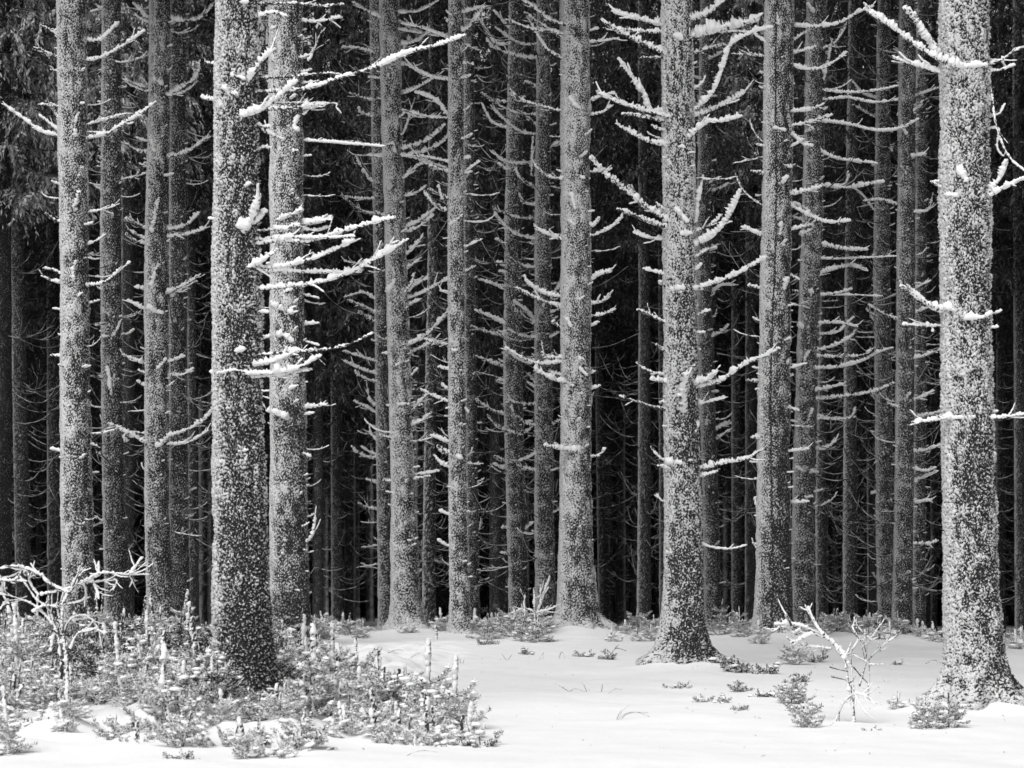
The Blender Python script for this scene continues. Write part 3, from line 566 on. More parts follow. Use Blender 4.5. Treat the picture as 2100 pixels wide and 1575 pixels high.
B['big'] = [([(1975,138),(1930,122),(1880,92),(1830,55),(1772,18)],15,.08),([(1938,118),(1908,80),(1882,40),(1853,15)],17,.08,1),([(1930,147),(1890,135),(1832,118)],13,.25,2),([(1935,638),(1905,625),(1870,600),(1846,586)],14,.08,1),([(1932,668),(1890,667),(1850,665)],9,.1),([(1916,668),(1914,680)],8,.1),([(1950,855),(1905,862),(1870,865)],12,.15),([(1930,384),(1908,372)],8),([(1925,372),(1910,372)],7),
 ([(2025,132),(2055,122),(2080,105),(2110,92)],9,.4),([(2030,145),(2055,142),(2082,133)],10,.25),([(2050,125),(2065,138)],6),([(2026,140),(2036,200),(2045,260),(2070,320),(2110,356)],6,.45),([(2045,235),(2062,212)],6),([(2048,265),(2045,300),(2058,320),(2064,308)],6),([(2028,240),(2045,235)],9),([(2020,400),(2050,365),(2066,328)],15,.1),([(2020,405),(2060,385),(2110,360)],12,.2,2),
 ([(2030,645),(2055,636)],10,.2),([(2028,672),(2048,670)],8),([(2025,857),(2060,855),(2110,847)],11,.3),([(2032,845),(2048,842)],8),([(1972,352),(1984,372)],19,.05),([(1945,398),(1968,402)],12,.05),([(1985,652),(2015,650),(2035,640)],13,.08),([(1945,630),(1965,640),(1985,645)],13,.05),([(2010,170),(2018,170)],11,.05),([(2008,70),(2018,72)],11,.05),([(1975,139),(2000,135),(2025,132)],13,.08),([(1950,857),(2000,855)],9,.1)]
B['n'] = [([(1795,200),(1770,190),(1748,165)],6),([(1793,430),(1770,400),(1745,380)],6),([(1795,265),(1770,262),(1750,255)],6),([(1795,655),(1778,630)],8),([(1795,1010),(1785,1012)],9),([(1826,300),(1830,310)],8),([(1795,240),(1765,225),(1748,215)],7)]
B['o'] = [([(1840,420),(1810,410),(1770,412)],7),([(1840,655),(1815,645),(1780,625)],7),([(1875,435),(1905,430),(1912,405)],7),([(1875,735),(1900,728),(1932,715)],9),([(1860,815),(1868,805)],11),([(1840,835),(1820,828)],8),([(1875,855),(1905,850),(1935,843)],8),([(1875,925),(1900,922),(1935,910)],9),([(1875,820),(1900,810),(1915,800)],8),([(1870,960),(1900,965),(1920,958)],7),([(1875,985),(1905,975),(1925,965)],7),([(1875,1030),(1890,1028),(1912,1025)],8),([(1875,1115),(1905,1115),(1925,1108)],8),([(1870,320),(1900,315)],9),([(1840,235),(1870,230),(1895,205)],7),([(1842,205),(1880,195),(1925,180)],7),([(1850,260),(1860,275)],9),([(1878,590),(1910,575)],7),([(1878,640),(1915,625)],8)]
B['k2'] = [([(1435,180),(1445,165)],6),([(1455,375),(1475,365)],6),([(1460,600),(1480,585),(1507,585)],7),([(1460,690),(1480,680),(1495,665)],9),([(1465,390),(1480,385),(1495,375)],8),([(1470,880),(1485,872),(1500,868)],9),([(1470,900),(1490,885),(1500,880)],7),([(1455,120),(1490,100),(1510,65)],7),([(1450,870),(1452,850)],8)]

def build_tree(key, Y, prof, opt, label):
    g = np.random.default_rng(sum(map(ord, key)) * 7 + int(Y * 10))
    bx = ((prof[-1][1] + prof[-1][2]) / 2 - CX) / F * Y
    zg = gz(bx, Y)
    dens = opt.pop('dens', 1.)
    near = Y < 40
    zvis = CAMH + YH / F * Y + .2
    whorls = np.arange(zg + g.uniform(.7, 1.1), zvis, .43) + g.uniform(-.06, .06, len(np.arange(zg + 1.1, zvis, .43)) + 9)[:len(np.arange(zg + g.uniform(.7, .7), zvis, .43))] if False else \
        [zg + .8 + k * .43 + g.uniform(-.07, .07) for k in range(int((zvis - zg - .8) / .43))]
    o_ = dict(opt)
    o_.setdefault('fine', .0125 if near else .018); o_['b0'] = o_.get('b0', 0) * .9 - (.14 if Y < 41 else .30); o_['base_dark'] = o_.get('base_dark', .3) * .95; o_['wind'] = o_.get('wind', .3) * .9  # less frost on trunks further in, painting some of the wood's shade
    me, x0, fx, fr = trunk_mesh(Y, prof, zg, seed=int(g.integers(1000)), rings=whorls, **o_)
    root = obj('spruce_tree', None, None, (x0, Y, zg))
    tag(root, label, 'tree', 'frosted spruces along the edge of the wood')
    obj('trunk', me, root)
    org = np.array([x0, Y, zg])
    mpx = Y / F
    for k, e in enumerate(B.get(key, [])):
        pts, w = e[0], e[1]
        dk = e[2] if len(e) > 2 else .22
        cl = e[3] if len(e) > 3 else 0
        zb = CAMH - (pts[0][1] - YH) * mpx
        rt = fr(zb); cxp = fx(zb)
        u = ((pts[0][0] - CX) * mpx - cxp) / rt
        y0 = -rt * math.sqrt(max(0, 1 - min(1, abs(u)) ** 2)) * .9
        if abs(u) > .8: u_in = True
        L = math.hypot(pts[-1][0] - pts[0][0], pts[-1][1] - pts[0][1]) * mpx
        dy = -L * g.uniform(.15, .6) if y0 < -.05 else L * g.uniform(-.55, .35)
        P3 = []
        for i, (a, b) in enumerate(pts):
            t = i / (len(pts) - 1)
            yy = Y + y0 + dy * t
            P3.append(P(a, b, yy) - org)
        if abs(u) > .75:                       # root the bough inside the trunk
            inn = P3[0].copy(); inn[0] = (cxp - x0) + math.copysign(rt * .6, u); P3.insert(0, inn)
        elif y0 < 0:
            inn = P3[0].copy(); inn[1] += .05; P3.insert(0, inn)
        r = w * mpx * .5
        mb = MB()
        stp = .012 if Y < 30 else .015
        p, T = tube(mb, P3, r * .84, r * .58, 9 if Y < 30 else 8, stp, .65, dk + .06, (-.75, -.25, .65) , lump=.60, g=g, clumps=cl)
        if L > .28:                 # short side twigs buried in the rime
            for _ in range(int(g.integers(2, 6))):
                i = int(g.uniform(.25, .95) * (len(p) - 1)); l = g.uniform(.05, .2)
                d = T[i] * .8 + np.array([g.uniform(-.3, .3), g.uniform(-.6, .3), g.uniform(-.6, .8)])
                d /= np.linalg.norm(d)
                tube(mb, [p[i], p[i] + d * l * .5, p[i] + d * l + np.array([0, 0, l * g.uniform(-.1, .25)])], r * .36, r * .22, 5, stp * 1.2, .6, dk, g=g)
        obj('branch', mb.mesh('branch', M_RIME), root)
    # untraced stubs and boughs, whorl by whorl, more on the far side where the light seldom reaches
    if dens > 0:
        for zw in whorls:
            for _ in range(g.poisson(2.0 * dens)):
                a = g.uniform(0, 2 * math.pi)
                z = zw + g.uniform(-.12, .12)
                toward = math.sin(a) < -.15
                src = BR_STUB if (toward and g.random() < .8) or g.random() < .45 else (BR_MID if g.random() < .6 or B.get(key) else BR_LONG)
                sc = g.uniform(.7, 1.15)
                if toward and src is not BR_STUB: sc *= .6
                r_ = fr(z) * .85
                obj('branch', src[int(g.integers(len(src)))], root, (fx(z) - x0 + r_ * math.cos(a), r_ * math.sin(a), z - zg), (g.uniform(-.4, .4), g.uniform(-.25, .15), a), (sc, sc * .85, sc * .85))
        z = zg + 1.
        while z < zvis:                                 # nail-like stubs between whorls
            a = g.uniform(-2.9, .2) if g.random() < .75 else g.uniform(0, 6.28)
            sc = g.uniform(.35, .7)
            r_ = fr(z) * .95
            obj('branch_stub', BR_STUB[int(g.integers(len(BR_STUB)))], root, (fx(z) - x0 + r_ * math.cos(a), r_ * math.sin(a), z - zg), (0, g.uniform(-.2, .2), a), (sc, sc, sc))
            z += g.exponential(.16 / dens) + .03
    ztop = max(zvis + 1.2, 9.5 + g.uniform(0, 1.5))
    if Y < 25: ztop = 10.5
    crown_on(root, fx(ztop) - x0, ztop - zg, int(g.integers(3)), g.uniform(0, 6.28), g.uniform(.9, 1.1))
    return root

for t in TREES:
    build_tree(t[0], t[1], t[2], dict(t[3]), t[4])

# ------------------------------------------------------------------ dim trunks further in
def twig_set(name, g, H0, H1, n, Lm):
    mb = MB()
    for _ in range(int(n * .8)):
        a = g.uniform(0, 6.28); z = g.uniform(H0, H1)
        L = Lm * g.uniform(.4, 1.15)
        d = np.array([math.cos(a), math.sin(a), 0]); s = np.array([-math.sin(a), math.cos(a), 0]) * g.uniform(-.25, .25)
        dr, ri = g.uniform(.05, .3), g.uniform(-.2, .75)
        ts = np.linspace(0, 1, 5)
        pts = np.array([d * (L * u + .08) + s * L * u * u + np.array([0, 0, z + L * (-dr * math.sin(2.6 * u) + ri * u ** 2.2)]) for u in ts])
        p, T = tube(mb, pts, .012, .006, 4, .07, .5, .5, (0, 0, 1), lump=.3, g=g)
        for k in range(int(g.integers(0, 4))):
            i = int(g.uniform(.3, .9) * (len(p) - 1)); l = L * g.uniform(.2, .4)
            e = T[i] * .6 + np.array([g.uniform(-.6, .6), g.uniform(-.6, .6), g.uniform(-.1, .6)])
            tube(mb, [p[i], p[i] + e * l * .5 + [0, 0, -.02], p[i] + e * l + [0, 0, .05]], .007, .004, 4, .07, .5, .5, (0, 0, 1), lump=.3, g=g)
    return mb.mesh(name, M_TWIG)
g3 = np.random.default_rng(77)
TWIGS = [twig_set('dead_twigs', g3, 1.0, 14.5, 95, 1.25) for _ in range(5)]
HAZY = []
for k, (Y, prof, label) in enumerate(DIM):
    bx = ((prof[-1][1] + prof[-1][2]) / 2 - CX) / F * Y
    zg = gz(bx, Y)
    me, x0, fx, fr = trunk_mesh(Y, prof, zg, fine=.03, finez=.04, b0=-.5, wind=.3, base_dark=0, seed=300 + k, wl=.09, amp=.006, H=22)  # sparse frost, its dark tone also standing in for the shade
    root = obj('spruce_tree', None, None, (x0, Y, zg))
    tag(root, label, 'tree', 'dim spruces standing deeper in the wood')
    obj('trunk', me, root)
    tag(obj('dead_twigs', TWIGS[k % 5], root, (0, 0, 0), (0, 0, k * 2.1)), kind='stuff')
    g = np.random.default_rng(400 + k)
    for _ in range(16):
        z = g.uniform(1, 13); a = g.uniform(0, 6.28); sc = g.uniform(.7, 1.2)
        obj('branch', BR_THIN[int(g.integers(14))], root, (fx(z + zg) - x0 + fr(z + zg) * .8 * math.cos(a), fr(z + zg) * .8 * math.sin(a), z), (0, g.uniform(-.2, .2), a), sc)
    crown_on(root, 0, 8.5 + g.uniform(-1, 2.5), int(g.integers(5)), g.uniform(0, 6.28))

# twigs for the second rank of told-apart trees
for o in [o for o in list(col.objects) if o.name.startswith('spruce_tree') and 41 < o.location.y < 57.]:
    tag(obj('dead_twigs', TWIGS[random.randrange(5)], o, (0, 0, 0), (0, 0, random.uniform(0, 6))), kind='stuff')

# far trees seen as slim dark stems between the others
far_prof = [(0, -9, 9), (1290, -12, 12)]
FAR_TRUNKS = []
for k in range(4):
    Y = 78.
    me, x0, fx, fr = trunk_mesh(Y, [(0, CX - 8, CX + 8), (1300, CX - 11, CX + 11)], 0, fine=.06, finez=.12, b0=-.75, wind=.2, base_dark=0, seed=500 + k, wl=.2, amp=.006, H=24)  # almost bare bark, the depth's shade partly put into its colour
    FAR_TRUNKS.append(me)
g = np.random.default_rng(88)
placed = [(((t[2][-1][1] + t[2][-1][2]) / 2 - CX) / F * t[1], t[1]) for t in TREES] + [(((d[1][-1][1] + d[1][-1][2]) / 2 - CX) / F * d[0], d[0]) for d in DIM]
nfar = 0
for _ in range(4000):
    if nfar >= 95: break
    Y = g.uniform(60, 100); x = g.uniform(-.235, .235) * Y
    if min(math.hypot(x - a, Y - b) for a, b in placed) < 2.4: continue
    placed.append((x, Y)); nfar += 1
    zg = gz(x, Y)
    root = obj('spruce_tree', None, None, (x, Y, zg - .05))
    px_ = x / Y * F + CX
    tag(root, next(t for lim, t in [(120, 'slim dark stem deep in the wood at the left edge'), (440, 'slim dark stem deep in the wood behind the left group of trunks'), (780, 'slim dark stem deep in the wide gap left of the leaning pale trunk'), (1040, 'slim dark stem deep in the wood behind the slender centre trunk'), (1360, 'slim dark stem deep in the gap right of the broad bright trunk'), (1560, 'slim dark stem deep in the gap before the cracked trunk'), (1930, 'slim dark stem deep in the wood right of the cracked trunk'), (9999, 'slim dark stem deep in the wood beyond the thickest trunk')] if px_ < lim), 'tree', 'dark stems in the depth of the wood')
    s = g.uniform(.7, 1.15)
    obj('trunk', FAR_TRUNKS[int(g.integers(4))], root, None, (0, 0, g.uniform(0, 6.28)), (s, s, 1))
    tag(obj('dead_twigs', TWIGS[int(g.integers(5))], root, (0, 0, 0), (0, 0, g.uniform(0, 6.28))), kind='stuff')
    crown_on(root, 0, g.uniform(5.0, 9.0), int(g.integers(5)), g.uniform(0, 6.28), g.uniform(.9, 1.15))

M_CURTAIN = mat_frost('rimed_foliage', .05, .62, fine=9, mixn=.5, lo=.25, hi=1.0)
CURTAIN = crown_mesh('crown', 8, 2.5, g2, .42, 42, mat=M_CURTAIN, leaf=16, lsz=1.1)
for k, (px, Y, zc, sc, lab) in enumerate([(8, 47., 9.6, 1., 'spruce whose rimed drooping boughs hang into the top left corner'), (262, 58., 12.2, .95, 'spruce with hanging boughs filling the gap between two left grey trunks at the top'),
        (395, 63., 11.5, .9, 'spruce with drooping boughs seen left of the nearest trunk near the top'), (1540, 66., 12.5, .8, 'spruce with drooping boughs left of the cracked trunk at the top')]):
    x = (px - CX) / F * Y; zg = gz(x, Y)
    root = obj('spruce_tree', None, None, (x, Y, zg)); tag(root, lab, 'tree')
    obj('trunk', FAR_TRUNKS[k], root)
    tag(obj('dead_twigs', TWIGS[k], root, (0, 0, 0), (0, 0, k)), kind='stuff')
    obj('crown', CURTAIN, root, (0, 0, zc - 1.2 - zg), (0, 0, k * 1.7), sc)

# the mass of the wood: beyond the countable stems and to both sides
def wood_mass(name, pts, rots, scales, parts, label, cat='forest'):
    me = bpy.data.meshes.new(name)
    me.from_pydata([tuple(p) for p in pts], [], [])
    a = me.attributes.new('rz', 'FLOAT', 'POINT'); a.data.foreach_set('value', np.asarray(rots, np.float32))
    a = me.attributes.new('sc', 'FLOAT', 'POINT'); a.data.foreach_set('value', np.asarray(scales, np.float32))
    o = obj(name, me)
    ng = bpy.data.node_groups.new(name, 'GeometryNodeTree')
    ng.interface.new_socket('Geometry', in_out='INPUT', socket_type='NodeSocketGeometry')
    ng.interface.new_socket('Geometry', in_out='OUTPUT', socket_type='NodeSocketGeometry')
    n = ng.nodes; L = ng.links
    gi = n.new('NodeGroupInput'); go = n.new('NodeGroupOutput'); jn = n.new('GeometryNodeJoinGeometry')
    na = n.new('GeometryNodeInputNamedAttribute'); na.data_type = 'FLOAT'; na.inputs['Name'].default_value = 'rz'
    ns = n.new('GeometryNodeInputNamedAttribute'); ns.data_type = 'FLOAT'; ns.inputs['Name'].default_value = 'sc'
    cx = n.new('ShaderNodeCombineXYZ'); L.new(na.outputs[0], cx.inputs[2])
    for src, dz in parts:
        oi = n.new('GeometryNodeObjectInfo'); oi.inputs[0].default_value = src; oi.transform_space = 'ORIGINAL'
        tr = n.new('GeometryNodeTransform'); tr.inputs['Translation'].default_value = (0, 0, dz)
        L.new(oi.outputs['Geometry'], tr.inputs[0])
        ip = n.new('GeometryNodeInstanceOnPoints')
        L.new(gi.outputs[0], ip.inputs['Points']); L.new(tr.outputs[0], ip.inputs['Instance'])
        L.new(cx.outputs[0], ip.inputs['Rotation']); L.new(ns.outputs[0], ip.inputs['Scale'])
        L.new(ip.outputs[0], jn.inputs[0])
    L.new(jn.outputs[0], go.inputs[0])
    md = o.modifiers.new('scatter', 'NODES'); md.node_group = ng
    tag(o, label, cat, kind='stuff')
    return o
def first(prefix, me):
    for o in col.objects:
        if o.data is me: return o
tk = first('trunk', FAR_TRUNKS[0])
cr = [first('crown', m) for m in CROWNS + LOWCROWNS]
cr = [c for c in cr if c is not None]
tw = first('dead_twigs', TWIGS[0])
def scatter(regions, spacing, seed, avoid):
    g = np.random.default_rng(seed); out = []
    for (x0, x1, y0, y1) in regions:
        for xx in np.arange(x0, x1, spacing):
            for yy in np.arange(y0, y1, spacing):
                x = xx + g.uniform(-.35, .35) * spacing; y = yy + g.uniform(-.35, .35) * spacing
                if avoid(x, y): continue
                out.append((x, y, gz(x, y) - .1))
    return out
inview = lambda x, y: abs(x) < .25 * y and y < 101
side = scatter([(-62, 62, 25, 100)], 4.6, 1, lambda x, y: abs(x) < .25 * y + 1.2 or (y < 34 and abs(x) < 14))
g = np.random.default_rng(9)
h = len(side) // 2
g.shuffle(side)
wood_mass('forest_sides', side[:h], g.uniform(0, 6.28, h), g.uniform(.9, 1.1, h), [(tk, 0), (cr[0], 8.5)], 'spruce wood going on to both sides')
wood_mass('forest_sides', side[h:], g.uniform(0, 6.28, len(side) - h), g.uniform(.9, 1.1, len(side) - h), [(tk, 0), (cr[-1], 8.0)], 'spruce wood going on to both sides')
back = scatter([(-60, 60, 101, 132)], 3.1, 2, lambda x, y: False)
wood_mass('far_forest', back, g.uniform(0, 6.28, len(back)), g.uniform(.9, 1.2, len(back)), [(tk, 0), (cr[-1], 6.0), (cr[0], 1.2), (tw, 0)], 'dark mass of far spruces closing off the depth of the wood')

# ------------------------------------------------------------------ young spruces and seedlings
def needles(mb, p, T, rad, ln, wd, dens, g, frost, flat=.5, up=np.array([0, 0, 1.])):
    """needles standing off a twig; frost is the share that is white"""
    n = max(3, int(np.linalg.norm(np.diff(p, axis=0), axis=1).sum() * dens))
    idx = g.integers(0, len(p) - 1, n); f = g.random(n)[:, None]
    b = p[idx] * (1 - f) + p[idx + 1] * f
    t = T[idx]
    r = g.standard_normal((n, 3)); r[:, 2] = r[:, 2] * (1 - flat * .6) + .1
    r -= (r * t).sum(1)[:, None] * t; r /= np.linalg.norm(r, axis=1)[:, None] + 1e-6
    d = r * .8 + t * g.uniform(.3, .8, (n, 1)); d /= np.linalg.norm(d, axis=1)[:, None]
    s = np.cross(d, g.standard_normal((n, 3))); s /= np.linalg.norm(s, axis=1)[:, None] + 1e-6
    l = ln * g.uniform(.6, 1.2, (n, 1)); w = wd * g.uniform(.7, 1.3, (n, 1))
    a = b + r * rad
    V = np.stack([a, a + d * l * .5 + s * w, a + d * l, a + d * l * .5 - s * w], 1)
    q = np.arange(n)[:, None] * 4 + np.arange(4)
    isf = (g.random(n) < frost).astype(float)
    fv = np.stack([isf * .3, isf * .9, isf * 1.0 + .1, isf * .9], 1)
    mb.add(V, q, None, fv.ravel())

def blob(mb, c, rx, ry, rz, g, n=7):
    th = np.linspace(0, 2 * math.pi, n + 2, endpoint=False)
    rings = [(-.35, .75), (.15, 1.), (.62, .8), (.92, .4)]
    V = []
    for (zz, rr) in rings:
        V.append(np.stack([c[0] + rx * rr * np.cos(th) * g.uniform(.8, 1.2, len(th)), c[1] + ry * rr * np.sin(th) * g.uniform(.8, 1.2, len(th)), np.full(len(th), c[2] + rz * zz)], 1))
    m = len(th)
    q = [[k * m + j, k * m + (j + 1) % m, (k + 1) * m + (j + 1) % m, (k + 1) * m + j] for k in range(3) for j in range(m)]
    V = np.concatenate(V + [np.array([[c[0], c[1], c[2] + rz]])])
    mb.add(V, q, [[3 * m + j, 3 * m + (j + 1) % m, 4 * m] for j in range(m)], 1.)

def seedling(g, H=.42, tiers=3, spread=.22, frost=.5, snow=.5, leader=.16, tube_r=.007):
    """meshes: rimed stem, needle foliage, snow lying on the twigs"""
    st, nd, sn = MB(), MB(), MB()
    lean = g.uniform(-.08, .08, 2)
    top = np.array([lean[0] * H, lean[1] * H, H])
    p, T = tube(st, [np.array([0, 0, -.05]), top * .5, top], tube_r, tube_r * 1.35, 6, .014, .6, .35, (-.8, -.3, .3), lump=.5, g=g)
    needles(nd, p[len(p) // 4:], T[len(p) // 4:], .003, .016, .0022, 420, g, frost + .15)
    body = H - leader
    for k in range(tiers):
        z = body * (k + .35) / tiers
        nb = int(g.integers(4, 7)); a0 = g.uniform(0, 6.28)
        l0 = spread * (1.15 - .55 * k / tiers)
        for j in range(nb):
            a = a0 + j * 6.28 / nb + g.uniform(-.35, .35); l = l0 * g.uniform(.6, 1.15)
            d = np.array([math.cos(a), math.sin(a), 0])
            b = top * (z / H); b[2] = z
            ri = g.uniform(.05, .6)
            pts = [b, b + d * l * .5 + [0, 0, ri * l * .45], b + d * l * .92 + [0, 0, ri * l * g.uniform(.9, 1.5)]]
            q, Tq = tube(st, pts, .0045, .0040, 5, .018, .7, .3, (-.4, -.2, .9), lump=.5, g=g)
            needles(nd, q, Tq, .002, .028, .0040, 520, g, frost)
            if g.random() < snow:
                m = len(q)
                for _ in range(int(g.integers(1, 4))):
                    c = q[int(g.uniform(.35, .98) * (m - 1))] + [0, 0, .006]
                    s_ = g.uniform(.010, .036)
                    blob(sn, c, s_ * 1.4, s_, s_ * .55, g)
            for s in (-1, 1):
                for u in ([.4, .7] if l > .13 else [.55]):
                    i = int(u * (len(q) - 1)); ll = l * .42 * (1.25 - u) * g.uniform(.8, 1.3)
                    e = Tq[i] * .7 + np.array([-d[1], d[0], 0]) * s * .75 + [0, 0, g.uniform(-.15, .2)]
                    w, Tw = tube(st, [q[i], q[i] + e * ll * .5, q[i] + e * ll], .003, .003, 4, .022, .6, .35, (0, 0, 1), lump=.5, g=g)
                    needles(nd, w, Tw, .002, .026, .0038, 520, g, frost)
    a = st.mesh('stem', M_RIME)
    b = nd.mesh('foliage', M_NEEDLE, smooth=False)
    c = sn.mesh('snow_cover', M_PAD) if sn.n else None
    return a, b, c
g4 = np.random.default_rng(31)
SEED_TALL = [seedling(g4, g4.uniform(.52, .68), 4, .26, .85, .9, .26, .013) for _ in range(5)]
SEED_BUSH = [seedling(g4, g4.uniform(.36, .46), 4, .30, .78, 1., .12, .008) for _ in range(6)]
SEED_DARK = [seedling(g4, g4.uniform(.30, .42), 3, .36, .16, .35, .10, .007) for _ in range(4)]
SEED_PALE = [seedling(g4, g4.uniform(.26, .38), 3, .19, 1.0, 1., .16, .012) for _ in range(4)]
SEED_LOW = [seedling(g4, g4.uniform(.10, .15), 2, .16, .50, .5, .06, .005) for _ in range(5)]
SEED_BIG = [seedling(g4, .95, 5, .42, .5, .8, .22, .010) for _ in range(2)]

def place_seedling(var, p, rz, sc, label, group, tilt=(0, 0), name='spruce_seedling'):
    root = obj(name, None, None, tuple(p), (tilt[0], tilt[1], rz), sc)
    tag(root, label, 'seedling', group)
    obj('stem', var[0], root); obj('foliage', var[1], root)
    if var[2]: tag(obj('snow_cover', var[2], root), kind='stuff')
    return root

g = np.random.default_rng(55)
# the thicket, lower left: outline in photograph pixels (upper and lower edge by column)
ux = [-40, 300, 620, 700, 800, 900, 985]; uy = [1300, 1300, 1318, 1380, 1425, 1462, 1500]
lx = [-40, 150, 350, 600, 760, 880, 985]; ly = [1455, 1440, 1490, 1475, 1505, 1520, 1520]
def BIN(v, table):
    return next(t for lim, t in table if v < lim)
cnt = 0
pts_done = []
for _ in range(6000):
    if cnt >= 240: break
    px = g.uniform(-30, 970)
    # even over the ground rather than over the picture
    Y = 1 / g.uniform(1 / 34., 1 / 17.5)
    Y = g.uniform(17.5, 34) if g.random() < .6 else Y
    x = (px - CX) / F * Y
    z = gz(x, Y); py = YH + (CAMH - z) / Y * F
    if py < np.interp(px, ux, uy) or py > np.interp(px, lx, ly): continue
    if any((x - a) ** 2 + (Y - b) ** 2 < .16 ** 2 for a, b in pts_done): continue
    pts_done.append((x, Y)); cnt += 1
    pale = px > 620
    edge = py > np.interp(px, lx, ly) - 35
    u = g.random()
    if pale: var = SEED_PALE if u < .82 else (SEED_TALL if u < .92 else SEED_BUSH)
    elif edge: var = SEED_PALE if u < .4 else (SEED_LOW if u < .7 else SEED_BUSH)
    else: var = SEED_TALL if u < .32 else (SEED_PALE if u < .48 else SEED_BUSH)
    if not pale and not edge and 60 < px < 620 and 1335 < py < 1450 and g.random() < .72: var = SEED_DARK
    lab = ('pale rime coated spruce seedling on the right tip of the thicket' if pale else
           'half buried spruce seedling along the front edge of the thicket' if edge else
           BIN(px, [(120, 'frosted seedling in the thicket left of the bare shrub'), (230, 'frosted seedling crowding round the foot of the bare shrub'), (340, 'frosted seedling in the thicket below the dull grey left trunks'), (435, 'dark seedling in the thicket close left of the nearest trunk'), (560, 'frosted seedling gathered about the foot of the nearest trunk'), (999, 'frosted seedling at the foot of the bright trunk behind the nearest')]))
    grp = ('pale seedlings on the right tip of the thicket' if pale else 'half buried seedlings at the front edge of the thicket' if edge else 'crowded seedlings of the thicket')
    place_seedling(var[int(g.integers(len(var)))], (x, Y, z - (.05 if edge else .0)), g.uniform(0, 6.28), g.uniform(.75, 1.2) * (.85 if 425 < px < 590 and Y < 20.4 else 1), lab, grp, (g.uniform(-.15, .15), g.uniform(-.15, .15)))
# low sprigs nobody could count between them
up_, rots_ = [], []
for _ in range(9000):
    if len(up_) >= 260: break
    px = g.uniform(-60, 960); Y = g.uniform(17.5, 36)
    x = (px - CX) / F * Y; z = gz(x, Y); py = YH + (CAMH - z) / Y * F
    if px > 640 and g.random() < .7: continue
    if py < np.interp(px, ux, uy) - 6 or py > np.interp(px, lx, ly) + 8: continue
    up_.append((x, Y, z - .03))
def first_of(me):
    for o in col.objects:
        if o.data is me: return o
for k in range(3):
    sub = up_[k::3]
    src = [o for o in (first_of(m) for m in (SEED_BUSH[k * 2][1], SEED_BUSH[k * 2][0], SEED_LOW[k][1], SEED_BUSH[k * 2][2])) if o]
    wood_mass('undergrowth', sub, g.uniform(0, 6.28, len(sub)), g.uniform(.45, .8, len(sub)), [(o, 0) for o in src], 'low frosted sprigs and needles filling the thicket floor', 'undergrowth')
# outliers half sunk in the snow in front of the thicket
for _ in range(34):
    px = g.uniform(-20, 960); py = np.interp(px, lx, ly) + g.uniform(4, 75) * (1 if px < 620 else .35)
    p = G(px, py); p[2] -= g.uniform(.03, .12)
    v_ = SEED_PALE if g.random() < .5 else (SEED_LOW if g.random() < .6 else SEED_BUSH)
    place_seedling(v_[int(g.integers(len(v_)))], p, g.uniform(0, 6.28), g.uniform(.6, 1.0), 'loose half sunk sprig in the snow in front of the thicket', 'loose sprigs before the thicket', (g.uniform(-.3, .3), g.uniform(-.3, .3)))
# crest seedlings, small and pale, along the far edge of the clearing
for _ in range(62):
    px = g.choice([g.uniform(640, 760), g.uniform(960, 1140), g.uniform(1230, 1345), g.uniform(1640, 1925), g.uniform(1450, 1550), g.uniform(2060, 2120)], p=[.2, .18, .17, .27, .12, .06])
    Y = g.uniform(33.5, 38)
    x = (px - CX) / F * Y; z = gz(x, Y)
    place_seedling(SEED_PALE[int(g.integers(4))] if g.random() < .6 else SEED_BUSH[int(g.integers(6))], (x, Y, z - .06), g.uniform(0, 6.28), g.uniform(.6, 1.1), BIN(px, [(800, 'small frosted seedling on the rim between thicket and leaning pale trunk'), (1200, 'small frosted seedling on the rim by the centre pair of trunks'), (1400, 'small frosted seedling on the rim right of the broad bright trunk'), (1600, 'small frosted seedling on the rim left of the cracked trunk'), (2000, 'small frosted seedling on the rim between cracked trunk and thickest trunk'), (9999, 'small frosted seedling on the rim beyond the thickest trunk')]), 'small seedlings on the far rim of the clearing')

